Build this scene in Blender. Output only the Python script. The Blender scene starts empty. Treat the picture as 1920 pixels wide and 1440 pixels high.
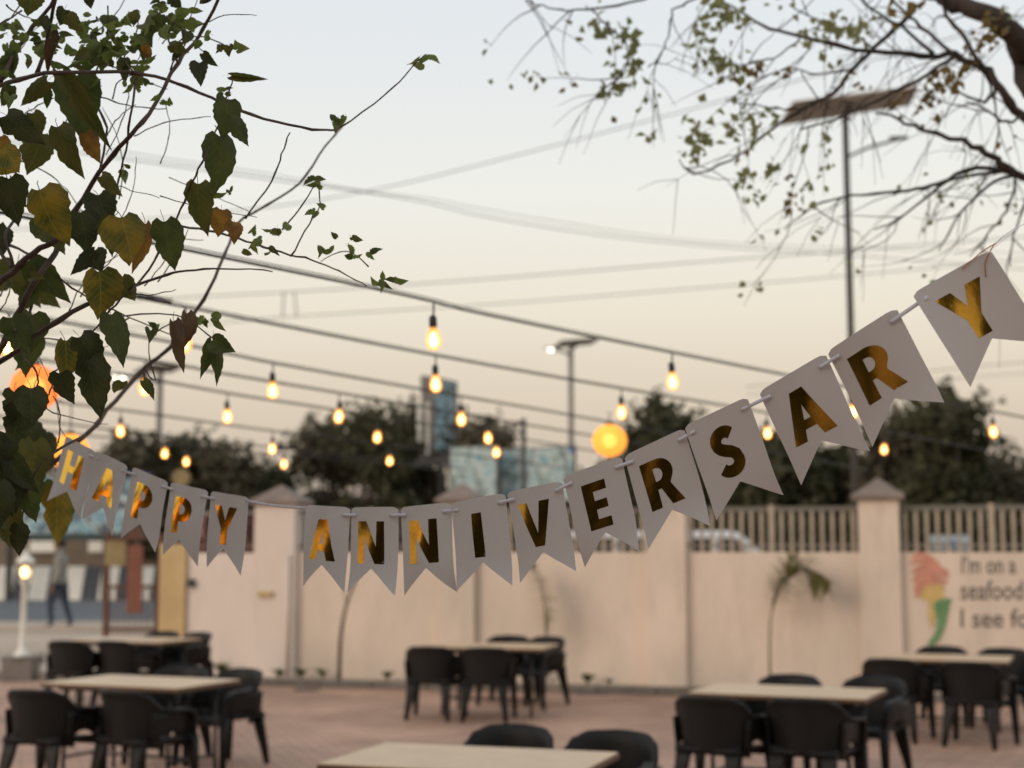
import bpy, bmesh, math, random
from mathutils import Vector, Matrix
from mathutils.geometry import tessellate_polygon
R = math.radians
sc = bpy.context.scene
COL = sc.collection

# ------------------------------------------------------------------ camera
F = 2773.0; CH = 1.78; PITCH = math.atan(316/F)
cd = bpy.data.cameras.new('camera'); cam = bpy.data.objects.new('camera', cd); COL.objects.link(cam)
cam.location = (0, 0, CH); cam.rotation_euler = (math.pi/2 + PITCH, 0, 0)
cd.sensor_width = 36; cd.lens = 36*F/1920; cd.clip_end = 3000; cd.clip_start = 0.05
cd.dof.use_dof = True; cd.dof.focus_distance = 3.18; cd.dof.aperture_fstop = 2.9; cd.dof.aperture_blades = 0
sc.camera = cam

# ------------------------------------------------------------------ sky, sun, exposure
SUN_EL, SUN_ROT = 6.0, -128.0         # degrees; low hazy sun far behind the viewer's left shoulder
w = bpy.data.worlds.new('World'); sc.world = w; w.use_nodes = True
nt = w.node_tree; nt.nodes.clear()
sky = nt.nodes.new('ShaderNodeTexSky'); sky.sky_type = 'NISHITA'; sky.sun_disc = False
sky.sun_elevation = R(SUN_EL); sky.sun_rotation = R(SUN_ROT); sky.air_density = 1.6; sky.dust_density = 4.0; sky.ozone_density = 2.0
bg = nt.nodes.new('ShaderNodeBackground'); wo = nt.nodes.new('ShaderNodeOutputWorld')
tc = nt.nodes.new('ShaderNodeTexCoord'); sx = nt.nodes.new('ShaderNodeSeparateXYZ')
rampn = nt.nodes.new('ShaderNodeValToRGB')
mx = nt.nodes.new('ShaderNodeMix'); mx.data_type = 'RGBA'; mx.inputs[0].default_value = 0.85
sc1 = nt.nodes.new('ShaderNodeVectorMath'); sc1.operation = 'SCALE'; sc1.inputs[3].default_value = 0.12
nt.links.new(tc.outputs['Generated'], sx.inputs[0])
nt.links.new(sx.outputs['Z'], rampn.inputs[0])
cr = rampn.color_ramp
stops = [(0.0, (.58,.455,.36)), (.045, (.69,.57,.46)), (.10, (.84,.72,.575)), (.165, (.98,.895,.75)), (.24, (1.0,.99,.93)),
         (.34, (.90,.935,.965)), (.6, (.80,.85,.90)), (1.0, (.72,.775,.84))]
while len(cr.elements) < len(stops): cr.elements.new(.5)
for e, (p, c) in zip(cr.elements, stops): e.position = p; e.color = (*c, 1)
nt.links.new(sky.outputs[0], sc1.inputs[0]); nt.links.new(sc1.outputs[0], mx.inputs[6]); nt.links.new(rampn.outputs[0], mx.inputs[7])
nt.links.new(mx.outputs[2], bg.inputs[0]); bg.inputs[1].default_value = 1.0
nt.links.new(bg.outputs[0], wo.inputs[0])
sl = bpy.data.lights.new('sun', 'SUN'); sl.energy = 1.25; sl.angle = R(35); sl.color = (1, .80, .64)
so = bpy.data.objects.new('sun', sl); COL.objects.link(so)
_sd = Vector((math.sin(R(SUN_ROT))*math.cos(R(20)), math.cos(R(SUN_ROT))*math.cos(R(20)), math.sin(R(20))))
so.rotation_euler = _sd.to_track_quat('Z', 'Y').to_euler(); so.location = (-20, 40, 30)
vs = sc.view_settings; vs.view_transform = 'Standard'; vs.look = 'None'; vs.gamma = 1; vs.exposure = 0.0; vs.use_curve_mapping = False
sc.cycles.use_denoising = True; sc.cycles.max_bounces = 8; sc.cycles.transparent_max_bounces = 16
sc.cycles.sample_clamp_indirect = 4.0

# ------------------------------------------------------------------ pixel helpers (1920 x 1440 photograph)
def ray(x, y):
    a = x-960; b = 720-y; c, s = math.cos(PITCH), math.sin(PITCH)
    return Vector((a, F*c - b*s, F*s + b*c))
def P(x, y, D):
    r = ray(x, y); return Vector((0, 0, CH)) + r*(D/r.y)
def PZ(x, y, z):
    r = ray(x, y); return Vector((0, 0, CH)) + r*((z-CH)/r.z)
rnd = random.Random(7)
U = rnd.uniform

# ------------------------------------------------------------------ materials
def lin(c):
    return tuple((v/255/12.92 if v/255 <= .04045 else ((v/255+.055)/1.055)**2.4) for v in c)
def mat(name, col, rough=.7, metal=0., var=.0, vscale=3., bump=0., bscale=40., col2=None, spec=.5, coat=0., trans=0., detail=4.):
    m = bpy.data.materials.new(name); m.use_nodes = True; n = m.node_tree; b = n.nodes['Principled BSDF']
    b.inputs['Base Color'].default_value = (*col, 1); b.inputs['Roughness'].default_value = rough; b.inputs['Metallic'].default_value = metal
    b.inputs['Specular IOR Level'].default_value = spec
    if coat: b.inputs['Coat Weight'].default_value = coat
    t = n.nodes.new('ShaderNodeTexCoord')
    if var or col2:
        no = n.nodes.new('ShaderNodeTexNoise'); no.inputs['Scale'].default_value = vscale; no.inputs['Detail'].default_value = detail; no.inputs['Roughness'].default_value = .62
        n.links.new(t.outputs['Object'], no.inputs['Vector'])
        rp = n.nodes.new('ShaderNodeValToRGB'); n.links.new(no.outputs['Fac'], rp.inputs[0])
        c2 = col2 or tuple(v*(1-var) for v in col); c1 = col if col2 else tuple(min(1, v*(1+var)) for v in col)
        rp.color_ramp.elements[0].position = .35; rp.color_ramp.elements[1].position = .68
        rp.color_ramp.elements[0].color = (*c2, 1); rp.color_ramp.elements[1].color = (*c1, 1)
        n.links.new(rp.outputs[0], b.inputs['Base Color'])
    if bump:
        n2 = n.nodes.new('ShaderNodeTexNoise'); n2.inputs['Scale'].default_value = bscale; n2.inputs['Detail'].default_value = 6
        n.links.new(t.outputs['Object'], n2.inputs['Vector'])
        bp = n.nodes.new('ShaderNodeBump'); bp.inputs['Strength'].default_value = bump; bp.inputs['Distance'].default_value = .01
        n.links.new(n2.outputs['Fac'], bp.inputs['Height']); n.links.new(bp.outputs[0], b.inputs['Normal'])
    return m
def emis(name, col, strength):
    m = bpy.data.materials.new(name); m.use_nodes = True; n = m.node_tree
    b = n.nodes['Principled BSDF']; b.inputs['Base Color'].default_value = (.02, .015, .01, 1)
    b.inputs['Emission Color'].default_value = (*col, 1); b.inputs['Emission Strength'].default_value = strength
    return m
def leaf_mat(name, c1, c2, vein, tr=.45, scale=2.2):
    m = bpy.data.materials.new(name); m.use_nodes = True; n = m.node_tree; N = n.nodes; b = N['Principled BSDF']; out = N['Material Output']
    t = N.new('ShaderNodeTexCoord'); oi = N.new('ShaderNodeObjectInfo'); no = N.new('ShaderNodeTexNoise'); no.noise_dimensions = '4D'
    no.inputs['Scale'].default_value = scale; no.inputs['Detail'].default_value = 5
    ml = N.new('ShaderNodeMath'); ml.operation = 'MULTIPLY'; ml.inputs[1].default_value = 37.
    n.links.new(oi.outputs['Random'], ml.inputs[0]); n.links.new(ml.outputs[0], no.inputs['W']); n.links.new(t.outputs['Object'], no.inputs['Vector'])
    rp = N.new('ShaderNodeValToRGB'); rp.color_ramp.elements[0].position = .38; rp.color_ramp.elements[1].position = .66
    rp.color_ramp.elements[0].color = (*c1, 1); rp.color_ramp.elements[1].color = (*c2, 1); n.links.new(no.outputs['Fac'], rp.inputs[0])
    # veins from the leaf's own coordinates: midrib at x = 0 and side veins
    sp = N.new('ShaderNodeSeparateXYZ'); n.links.new(t.outputs['Object'], sp.inputs[0])
    ab = N.new('ShaderNodeMath'); ab.operation = 'ABSOLUTE'; n.links.new(sp.outputs['X'], ab.inputs[0])
    lt = N.new('ShaderNodeMath'); lt.operation = 'LESS_THAN'; lt.inputs[1].default_value = .012; n.links.new(ab.outputs[0], lt.inputs[0])
    ma = N.new('ShaderNodeMath'); ma.operation = 'MULTIPLY_ADD'; ma.inputs[1].default_value = -.9; n.links.new(ab.outputs[0], ma.inputs[0]); n.links.new(sp.outputs['Y'], ma.inputs[2])
    pp = N.new('ShaderNodeMath'); pp.operation = 'PINGPONG'; pp.inputs[1].default_value = .07; n.links.new(ma.outputs[0], pp.inputs[0])
    l2 = N.new('ShaderNodeMath'); l2.operation = 'LESS_THAN'; l2.inputs[1].default_value = .007; n.links.new(pp.outputs[0], l2.inputs[0])
    mxx = N.new('ShaderNodeMath'); mxx.operation = 'MAXIMUM'; n.links.new(lt.outputs[0], mxx.inputs[0]); n.links.new(l2.outputs[0], mxx.inputs[1])
    sc_ = N.new('ShaderNodeMath'); sc_.operation = 'MULTIPLY'; sc_.inputs[1].default_value = .55; n.links.new(mxx.outputs[0], sc_.inputs[0])
    mi = N.new('ShaderNodeMix'); mi.data_type = 'RGBA'; n.links.new(sc_.outputs[0], mi.inputs[0]); n.links.new(rp.outputs[0], mi.inputs[6]); mi.inputs[7].default_value = (*vein, 1)
    n.links.new(mi.outputs[2], b.inputs['Base Color']); b.inputs['Roughness'].default_value = .5; b.inputs['Specular IOR Level'].default_value = .3
    tr_ = N.new('ShaderNodeBsdfTranslucent'); n.links.new(mi.outputs[2], tr_.inputs['Color'])
    ms = N.new('ShaderNodeMixShader'); ms.inputs[0].default_value = tr; n.links.new(b.outputs[0], ms.inputs[1]); n.links.new(tr_.outputs[0], ms.inputs[2]); n.links.new(ms.outputs[0], out.inputs['Surface'])
    return m
def foliage_mat(name, c1, c2, tr=.3):
    m = bpy.data.materials.new(name); m.use_nodes = True; n = m.node_tree; N = n.nodes; b = N['Principled BSDF']; out = N['Material Output']
    t = N.new('ShaderNodeTexCoord'); no = N.new('ShaderNodeTexNoise'); no.inputs['Scale'].default_value = .9; no.inputs['Detail'].default_value = 4
    n.links.new(t.outputs['Object'], no.inputs['Vector'])
    rp = N.new('ShaderNodeValToRGB'); rp.color_ramp.elements[0].position = .35; rp.color_ramp.elements[1].position = .65
    rp.color_ramp.elements[0].color = (*c1, 1); rp.color_ramp.elements[1].color = (*c2, 1); n.links.new(no.outputs['Fac'], rp.inputs[0])
    n.links.new(rp.outputs[0], b.inputs['Base Color']); b.inputs['Roughness'].default_value = .75; b.inputs['Specular IOR Level'].default_value = .2
    tr_ = N.new('ShaderNodeBsdfTranslucent'); n.links.new(rp.outputs[0], tr_.inputs['Color'])
    ms = N.new('ShaderNodeMixShader'); ms.inputs[0].default_value = tr; n.links.new(b.outputs[0], ms.inputs[1]); n.links.new(tr_.outputs[0], ms.inputs[2]); n.links.new(ms.outputs[0], out.inputs['Surface'])
    return m
def paving_mat():
    m = mat('paving', (.36, .235, .175), .75); n = m.node_tree; N = n.nodes; b = N['Principled BSDF']
    t = N.new('ShaderNodeTexCoord'); mp = N.new('ShaderNodeMapping'); mp.inputs['Rotation'].default_value = (0, 0, R(-18)); n.links.new(t.outputs['Object'], mp.inputs[0])
    br = N.new('ShaderNodeTexBrick'); br.inputs['Scale'].default_value = 1.; br.inputs['Brick Width'].default_value = .24; br.inputs['Row Height'].default_value = .12; br.inputs['Mortar Size'].default_value = .006
    br.inputs['Color1'].default_value = (.58, .365, .26, 1); br.inputs['Color2'].default_value = (.48, .30, .215, 1); br.inputs['Mortar'].default_value = (.17, .125, .10, 1)
    n.links.new(mp.outputs[0], br.inputs['Vector'])
    no = N.new('ShaderNodeTexNoise'); no.inputs['Scale'].default_value = .9; no.inputs['Detail'].default_value = 8; n.links.new(t.outputs['Object'], no.inputs['Vector'])
    rp = N.new('ShaderNodeValToRGB'); rp.color_ramp.elements[0].position = .3; rp.color_ramp.elements[1].position = .7; rp.color_ramp.elements[0].color = (.62, .60, .58, 1); rp.color_ramp.elements[1].color = (1.1, 1.06, 1.02, 1)
    n.links.new(no.outputs['Fac'], rp.inputs[0])
    mi = N.new('ShaderNodeMix'); mi.data_type = 'RGBA'; mi.blend_type = 'MULTIPLY'; mi.inputs[0].default_value = 1; n.links.new(br.outputs['Color'], mi.inputs[6]); n.links.new(rp.outputs[0], mi.inputs[7])
    n.links.new(mi.outputs[2], b.inputs['Base Color'])
    bp = N.new('ShaderNodeBump'); bp.inputs['Strength'].default_value = .6; bp.inputs['Distance'].default_value = .006; bp.invert = True
    n.links.new(br.outputs['Fac'], bp.inputs['Height']); n.links.new(bp.outputs[0], b.inputs['Normal'])
    return m
def wicker_mat():
    m = mat('wicker', (.009, .0075, .0065), .5, spec=.27); n = m.node_tree; N = n.nodes; b = N['Principled BSDF']
    t = N.new('ShaderNodeTexCoord')
    ck = N.new('ShaderNodeTexBrick'); ck.inputs['Scale'].default_value = 1; ck.inputs['Brick Width'].default_value = .03; ck.inputs['Row Height'].default_value = .012; ck.inputs['Mortar Size'].default_value = .002
    mp = N.new('ShaderNodeMapping'); mp.inputs['Rotation'].default_value = (R(90), 0, 0); n.links.new(t.outputs['Object'], mp.inputs[0]); n.links.new(mp.outputs[0], ck.inputs['Vector'])
    bp = N.new('ShaderNodeBump'); bp.inputs['Strength'].default_value = .5; bp.inputs['Distance'].default_value = .003; bp.invert = True
    n.links.new(ck.outputs['Fac'], bp.inputs['Height']); n.links.new(bp.outputs[0], b.inputs['Normal'])
    return m
def stain_wall_mat(name, base, dirty):
    m = mat(name, base, .85); n = m.node_tree; N = n.nodes; b = N['Principled BSDF']
    t = N.new('ShaderNodeTexCoord'); mp = N.new('ShaderNodeMapping'); mp.inputs['Scale'].default_value = (1, 1, .45); n.links.new(t.outputs['Object'], mp.inputs[0])
    no = N.new('ShaderNodeTexNoise'); no.inputs['Scale'].default_value = .9; no.inputs['Detail'].default_value = 9; no.inputs['Roughness'].default_value = .6; n.links.new(mp.outputs[0], no.inputs['Vector'])
    rp = N.new('ShaderNodeValToRGB'); rp.color_ramp.elements[0].position = .30; rp.color_ramp.elements[1].position = .66
    rp.color_ramp.elements[0].color = (*dirty, 1); rp.color_ramp.elements[1].color = (*base, 1); n.links.new(no.outputs['Fac'], rp.inputs[0])
    m3 = N.new('ShaderNodeMapping'); m3.inputs['Scale'].default_value = (2.6, 2.6, .7); n.links.new(t.outputs['Object'], m3.inputs[0])
    n3 = N.new('ShaderNodeTexNoise'); n3.inputs['Scale'].default_value = 1.; n3.inputs['Detail'].default_value = 8; n3.inputs['Roughness'].default_value = .7; n.links.new(m3.outputs[0], n3.inputs['Vector'])
    r3 = N.new('ShaderNodeMapRange'); r3.inputs[1].default_value = .52; r3.inputs[2].default_value = .80; r3.inputs[3].default_value = 0; r3.inputs[4].default_value = .42; n.links.new(n3.outputs['Fac'], r3.inputs[0])
    mi = N.new('ShaderNodeMix'); mi.data_type = 'RGBA'; n.links.new(r3.outputs[0], mi.inputs[0]); n.links.new(rp.outputs[0], mi.inputs[6]); mi.inputs[7].default_value = (*[v*.62 for v in dirty], 1)
    n.links.new(mi.outputs[2], b.inputs['Base Color'])
    n2 = N.new('ShaderNodeTexNoise'); n2.inputs['Scale'].default_value = 60; n.links.new(t.outputs['Object'], n2.inputs['Vector'])
    bp = N.new('ShaderNodeBump'); bp.inputs['Strength'].default_value = .25; bp.inputs['Distance'].default_value = .01; n.links.new(n2.outputs['Fac'], bp.inputs['Height']); n.links.new(bp.outputs[0], b.inputs['Normal'])
    return m
def art_mat(name, cols, scale):
    m = mat(name, cols[0], .5); n = m.node_tree; N = n.nodes; b = N['Principled BSDF']
    t = N.new('ShaderNodeTexCoord'); no = N.new('ShaderNodeTexNoise'); no.inputs['Scale'].default_value = scale; no.inputs['Detail'].default_value = 3; no.inputs['Distortion'].default_value = .8
    n.links.new(t.outputs['Object'], no.inputs['Vector'])
    rp = N.new('ShaderNodeValToRGB'); rp.color_ramp.interpolation = 'CONSTANT'; cr_ = rp.color_ramp
    while len(cr_.elements) < len(cols): cr_.elements.new(.5)
    for i, (e, c) in enumerate(zip(cr_.elements, cols)): e.position = 0 if i == 0 else .36 + .28*i/len(cols); e.color = (*c, 1)
    n.links.new(no.outputs['Fac'], rp.inputs[0]); n.links.new(rp.outputs[0], b.inputs['Base Color'])
    return m
def paper_mat():
    m = mat('white_card', (.66, .615, .585), .65, bump=.12, bscale=900); n = m.node_tree; N = n.nodes
    tr_ = N.new('ShaderNodeBsdfTranslucent'); tr_.inputs['Color'].default_value = (.6, .55, .5, 1)
    ms = N.new('ShaderNodeMixShader'); ms.inputs[0].default_value = .06; n.links.new(N['Principled BSDF'].outputs[0], ms.inputs[1]); n.links.new(tr_.outputs[0], ms.inputs[2]); n.links.new(ms.outputs[0], N['Material Output'].inputs['Surface'])
    return m
def lantern_mat(name, col, strength):
    m = bpy.data.materials.new(name); m.use_nodes = True; n = m.node_tree; N = n.nodes
    b = N['Principled BSDF']; b.inputs['Base Color'].default_value = (*[min(1, v*.9) for v in col], 1); b.inputs['Roughness'].default_value = .9
    # lit from the bulb within: paper glows most low down round the bulb, with darker hoops
    t = N.new('ShaderNodeTexCoord'); wv = N.new('ShaderNodeTexWave'); wv.bands_direction = 'Z'; wv.inputs['Scale'].default_value = 9.; wv.inputs['Distortion'].default_value = .6
    n.links.new(t.outputs['Object'], wv.inputs['Vector'])
    rp = N.new('ShaderNodeMapRange'); rp.inputs[3].default_value = strength*.8; rp.inputs[4].default_value = strength; n.links.new(wv.outputs['Fac'], rp.inputs[0])
    n.links.new(rp.outputs[0], b.inputs['Emission Strength']); b.inputs['Emission Color'].default_value = (*col, 1)
    tb = N.new('ShaderNodeBsdfTransparent'); tb.inputs[0].default_value = (1, .8, .5, 1); ms = N.new('ShaderNodeMixShader'); ms.inputs[0].default_value = .7
    n.links.new(tb.outputs[0], ms.inputs[1]); n.links.new(b.outputs[0], ms.inputs[2]); n.links.new(ms.outputs[0], N['Material Output'].inputs['Surface'])
    return m

M = {}
M['paving'] = paving_mat()
M['ground'] = mat('dusty_ground', (.43, .35, .27), .9, var=.16, vscale=.6, bump=.3, bscale=9)
M['asphalt'] = mat('asphalt', (.105, .115, .125), .85, var=.15, vscale=.8, bump=.3, bscale=60)
M['kerb'] = mat('kerb_concrete', (.20, .17, .14), .85, var=.25, vscale=2, bump=.4, bscale=30)
M['wall'] = stain_wall_mat('peach_plaster', (.78, .635, .515), (.58, .495, .40))
M['wall_pink'] = stain_wall_mat('pink_plaster', (.76, .655, .585), (.66, .57, .49))
M['ochre'] = mat('ochre_plaster', (.56, .40, .20), .85, var=.12, vscale=2)
M['cap'] = mat('cap_concrete', (.23, .18, .15), .85, var=.2, vscale=4, bump=.3)
M['fence'] = mat('fence_paint', (.40, .33, .25), .6, var=.15, vscale=6)
M['fence_dark'] = mat('fence_rail_paint', (.17, .15, .13), .6)
M['maroon'] = mat('maroon_paint', (.16, .04, .035), .55, var=.2, vscale=5)
M['wicker'] = wicker_mat()
M['chair_leg'] = mat('chair_leg_plastic', (.009, .0075, .0065), .5, bump=.15, bscale=120, spec=.27)
M['laminate'] = mat('table_laminate', (.60, .42, .25), .34, var=.07, vscale=5, spec=.5)
M['table_edge'] = mat('table_edge', (.12, .065, .035), .5)
M['steel_dark'] = mat('dark_steel', (.018, .016, .015), .5)
M['cable'] = mat('cable_rubber', (.012, .011, .010), .6)
M['socket'] = mat('socket_bakelite', (.02, .014, .009), .5)
M['bulb_core'] = emis('bulb_core', (1.0, .64, .27), 12.0)
M['bulb_glass'] = None
M['lantern_y'] = lantern_mat('lantern_paper_amber', (1.0, .46, .07), 1.05)
M['lantern_o'] = lantern_mat('lantern_paper_orange', (1.0, .27, .055), 1.0)
M['lantern_core'] = emis('lantern_core', (1.0, .72, .25), 3.0)
M['galv'] = mat('galvanised_steel', (.20, .18, .16), .55, metal=.4, var=.1)
M['pole_dark'] = mat('dark_pole_steel', (.07, .062, .055), .55, metal=.3)
M['panel_back'] = mat('panel_back', (.36, .31, .27), .7, var=.22, vscale=3)
M['panel_glass'] = mat('panel_glass', (.02, .025, .05), .15, coat=.5)
M['led'] = emis('led_lens', (1.0, .95, .80), 5.0)
M['paper'] = paper_mat()
M['foil'] = mat('gold_foil', (.86, .50, .075), .16, metal=1., bump=.06, bscale=35)
M['ribbon'] = mat('satin_ribbon', (.66, .63, .66), .35, spec=.6)
M['copper'] = mat('copper_wire', (.42, .15, .05), .35, metal=.7)
M['bark_l'] = mat('twig_bark', (.085, .055, .038), .8, var=.3, vscale=25, bump=.5, bscale=80)
M['bark_r'] = mat('tree_bark', (.045, .032, .024), .9, var=.3, vscale=10, bump=.6, bscale=40)
M['leaf_K'] = leaf_mat('leaf_dark', (.036, .044, .016), (.065, .070, .024), (.09, .09, .04), .52)
M['leaf_G'] = leaf_mat('leaf_green', (.052, .070, .016), (.088, .105, .026), (.11, .11, .04), .54)
M['leaf_M'] = leaf_mat('leaf_olive', (.075, .085, .018), (.125, .115, .026), (.16, .14, .05), .45)
M['leaf_Y'] = leaf_mat('leaf_yellowing', (.085, .095, .018), (.30, .20, .02), (.33, .25, .05), .5, 2.1)
M['leaf_O'] = leaf_mat('leaf_orange', (.17, .085, .022), (.36, .185, .03), (.30, .17, .05), .5)
M['leaf_L'] = leaf_mat('leaf_fresh', (.11, .15, .03), (.19, .235, .055), (.2, .22, .08), .5)
M['leaf_B'] = leaf_mat('leaf_withered', (.075, .045, .022), (.13, .08, .035), (.12, .08, .04), .3)
M['fol_r'] = foliage_mat('tree_leaf', (.17, .195, .075), (.29, .30, .14), .55)
M['fol_r2'] = foliage_mat('tree_leaf_bronze', (.13, .085, .03), (.22, .16, .06), .45)
M['fol_far'] = foliage_mat('far_foliage', (.055, .058, .030), (.105, .10, .055), .25)  # far foliage lightened so its colour carries the distance haze
M['fol_far2'] = foliage_mat('far_foliage_brown', (.075, .068, .042), (.14, .12, .078), .25)
M['fol_wall'] = foliage_mat('weed_leaf', (.07, .095, .025), (.14, .17, .05), .4)
M['frond'] = foliage_mat('frond_leaf', (.15, .15, .05), (.27, .25, .10), .45)
M['white_paint'] = mat('white_paint', (.80, .78, .70), .6, var=.08, vscale=2)
M['grey_paint'] = mat('grey_blue_paint', (.07, .08, .095), .8, var=.15, vscale=1)
M['brown_wall'] = mat('brown_far_wall', (.16, .125, .09), .85, var=.2, vscale=1)
M['rust'] = mat('rusty_iron', (.13, .055, .030), .75, var=.3, vscale=5)
M['red_board'] = mat('red_brown_board', (.21, .075, .045), .7, var=.15, vscale=3)
M['straw'] = mat('faded_signboard', (.30, .22, .10), .8, var=.25, vscale=6)
M['stone'] = mat('grey_stone', (.20, .175, .15), .85, var=.2, vscale=5, bump=.4)
M['bb_art'] = art_mat('billboard_print', [(.16, .22, .22), (.42, .50, .46), (.26, .40, .44), (.50, .53, .47), (.14, .32, .38)], 1.9)
M['bb_art2'] = art_mat('billboard_print_blue', [(.06, .10, .14), (.28, .48, .52), (.10, .24, .34), (.45, .56, .54), (.05, .08, .10)], 1.7)
M['bb_blue'] = mat('billboard_blue_band', (.05, .10, .34), .5)
M['bb_frame'] = mat('billboard_frame', (.15, .135, .12), .7, var=.15)
M['bb_teal'] = mat('hoarding_teal', (.03, .06, .06), .7)
M['car'] = mat('car_paint', (.62, .64, .66), .25, coat=.6)
M['glass_dark'] = mat('car_glass', (.015, .02, .025), .05)
M['tyre'] = mat('tyre_rubber', (.02, .02, .02), .8)
M['skin'] = mat('skin', (.22, .115, .07), .6)
M['shirt'] = mat('grey_shirt', (.30, .29, .25), .85, var=.12, vscale=8)
M['jeans'] = mat('dark_jeans', (.035, .045, .07), .85, var=.2, vscale=10)
M['hair'] = mat('black_hair', (.01, .009, .008), .6)
M['shoe'] = mat('brown_shoe', (.06, .035, .025), .6)
M['mural_red'] = mat('mural_red', (.58, .26, .18), .85, var=.15, vscale=9, detail=6)
M['mural_yellow'] = mat('mural_yellow', (.60, .43, .16), .85, var=.15, vscale=9)
M['mural_green'] = mat('mural_green', (.15, .29, .13), .85, var=.25, vscale=9)
M['mural_ink'] = mat('mural_ink', (.14, .12, .105), .85, var=.2, vscale=9)
M['bld'] = mat('added_dark_facade', (.014, .011, .009), .8, var=.2, vscale=1.)  # near-black surface of the unseen added building, mirrored by the foil
M['bld_roof'] = mat('added_roof_sheet', (.045, .035, .03), .7)  # roof and posts of the unseen added building
def bulb_glass():
    m = bpy.data.materials.new('bulb_glass'); m.use_nodes = True; n = m.node_tree; N = n.nodes; b = N['Principled BSDF']
    b.inputs['Base Color'].default_value = (.8, .45, .15, 1); b.inputs['Roughness'].default_value = .1
    b.inputs['Emission Color'].default_value = (1, .40, .07, 1); b.inputs['Emission Strength'].default_value = 1.1
    t = N.new('ShaderNodeBsdfTransparent'); t.inputs[0].default_value = (1, .88, .68, 1)
    ms = N.new('ShaderNodeMixShader'); ms.inputs[0].default_value = .42; n.links.new(t.outputs[0], ms.inputs[1]); n.links.new(b.outputs[0], ms.inputs[2]); n.links.new(ms.outputs[0], N['Material Output'].inputs['Surface'])
    return m
M['bulb_glass'] = bulb_glass()

# ------------------------------------------------------------------ mesh builder
class MB:
    def __init__(s): s.v = []; s.f = []
    def add(s, vs, fs):
        k = len(s.v); s.v += [Vector(q) for q in vs]; s.f += [tuple(i+k for i in f) for f in fs]; return s
    def box(s, a, b, mtx=None):
        (x0, y0, z0), (x1, y1, z1) = a, b
        vs = [Vector(q) for q in ((x0,y0,z0),(x1,y0,z0),(x1,y1,z0),(x0,y1,z0),(x0,y0,z1),(x1,y0,z1),(x1,y1,z1),(x0,y1,z1))]
        if mtx: vs = [mtx @ q for q in vs]
        return s.add(vs, [(3,2,1,0),(4,5,6,7),(0,1,5,4),(1,2,6,5),(2,3,7,6),(3,0,4,7)])
    def tube(s, pts, rad, n=6, cap=True):
        pts = [Vector(q) for q in pts]
        if not hasattr(rad, '__len__'): rad = [rad]*len(pts)
        t = (pts[1]-pts[0]).normalized(); nrm = t.orthogonal().normalized(); rings = []; base = len(s.v)
        for i, q in enumerate(pts):
            d = (pts[min(i+1, len(pts)-1)] - pts[max(i-1, 0)])
            if d.length < 1e-9: d = t
            d.normalize(); ax = t.cross(d)
            if ax.length > 1e-6: nrm = Matrix.Rotation(t.angle(d), 3, ax.normalized()) @ nrm
            nrm = (nrm - d*nrm.dot(d)).normalized(); t = d; bn = d.cross(nrm)
            for k in range(n):
                a = 2*math.pi*k/n; s.v.append(q + (nrm*math.cos(a) + bn*math.sin(a))*rad[i])
        for i in range(len(pts)-1):
            for k in range(n):
                a = base+i*n+k; b = base+i*n+(k+1) % n; s.f.append((a, b, b+n, a+n))
        if cap:
            s.f.append(tuple(base+k for k in range(n))[::-1]); e = base+(len(pts)-1)*n; s.f.append(tuple(e+k for k in range(n)))
        return s
    def lathe(s, prof, n=12, c=(0,0,0), sx=1., sy=1.):
        c = Vector(c); base = len(s.v)
        for r, z in prof:
            for k in range(n):
                a = 2*math.pi*k/n; s.v.append(c + Vector((r*math.cos(a)*sx, r*math.sin(a)*sy, z)))
        for i in range(len(prof)-1):
            for k in range(n):
                a = base+i*n+k; b = base+i*n+(k+1) % n; s.f.append((a, b, b+n, a+n))
        s.f.append(tuple(base+k for k in range(n))[::-1]); e = base+(len(prof)-1)*n; s.f.append(tuple(e+k for k in range(n)))
        return s
    def grid(s, fn, nu, nv, close_u=False):
        base = len(s.v)
        for i in range(nu):
            for j in range(nv): s.v.append(Vector(fn(i/(nu-1), j/(nv-1))))
        for i in range(nu-1):
            for j in range(nv-1):
                a = base+i*nv+j; s.f.append((a, a+nv, a+nv+1, a+1))
        return s
    def mesh(s, name, mt, smooth=False, off=None):
        me = bpy.data.meshes.new(name); o = off or Vector((0,0,0))
        me.from_pydata([tuple(q-o) for q in s.v], [], s.f); me.materials.append(mt)
        if smooth: me.polygons.foreach_set('use_smooth', [True]*len(me.polygons))
        me.update(); return me
WL = {}
def link(o, parent=None, wl=None):
    COL.objects.link(o)
    if parent is not None: o.parent = parent
    WL[o.name] = wl if wl is not None else (WL.get(parent.name, Vector((0,0,0))) if parent else Vector((0,0,0)))
    return o
def tag(o, label=None, cat=None, group=None, kind=None):
    if label: o['label'] = label
    if cat: o['category'] = cat
    if group: o['group'] = group
    if kind: o['kind'] = kind
    return o
def empty(name, loc, label, cat, group=None, rz=0):
    o = bpy.data.objects.new(name, None); o.location = loc; o.rotation_euler = (0, 0, rz); o.empty_display_size = .1
    link(o, None, Vector(loc)); return tag(o, label, cat, group)
def build(mb, name, mt, parent=None, smooth=False, world=True, thick=0, label=None, bevel=0):
    """one mesh object; world coordinates are turned into the parent's"""
    off = WL[parent.name] if (parent is not None and world) else Vector((0,0,0))
    o = bpy.data.objects.new(name, mb.mesh(name, mt, smooth, off)); link(o, parent)
    if thick:
        md = o.modifiers.new('thickness', 'SOLIDIFY'); md.thickness = thick; md.offset = -1
    if bevel:
        md = o.modifiers.new('bevel', 'BEVEL'); md.width = bevel; md.segments = 2; md.limit_method = 'ANGLE'
    if label: o['label'] = label
    return o
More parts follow.
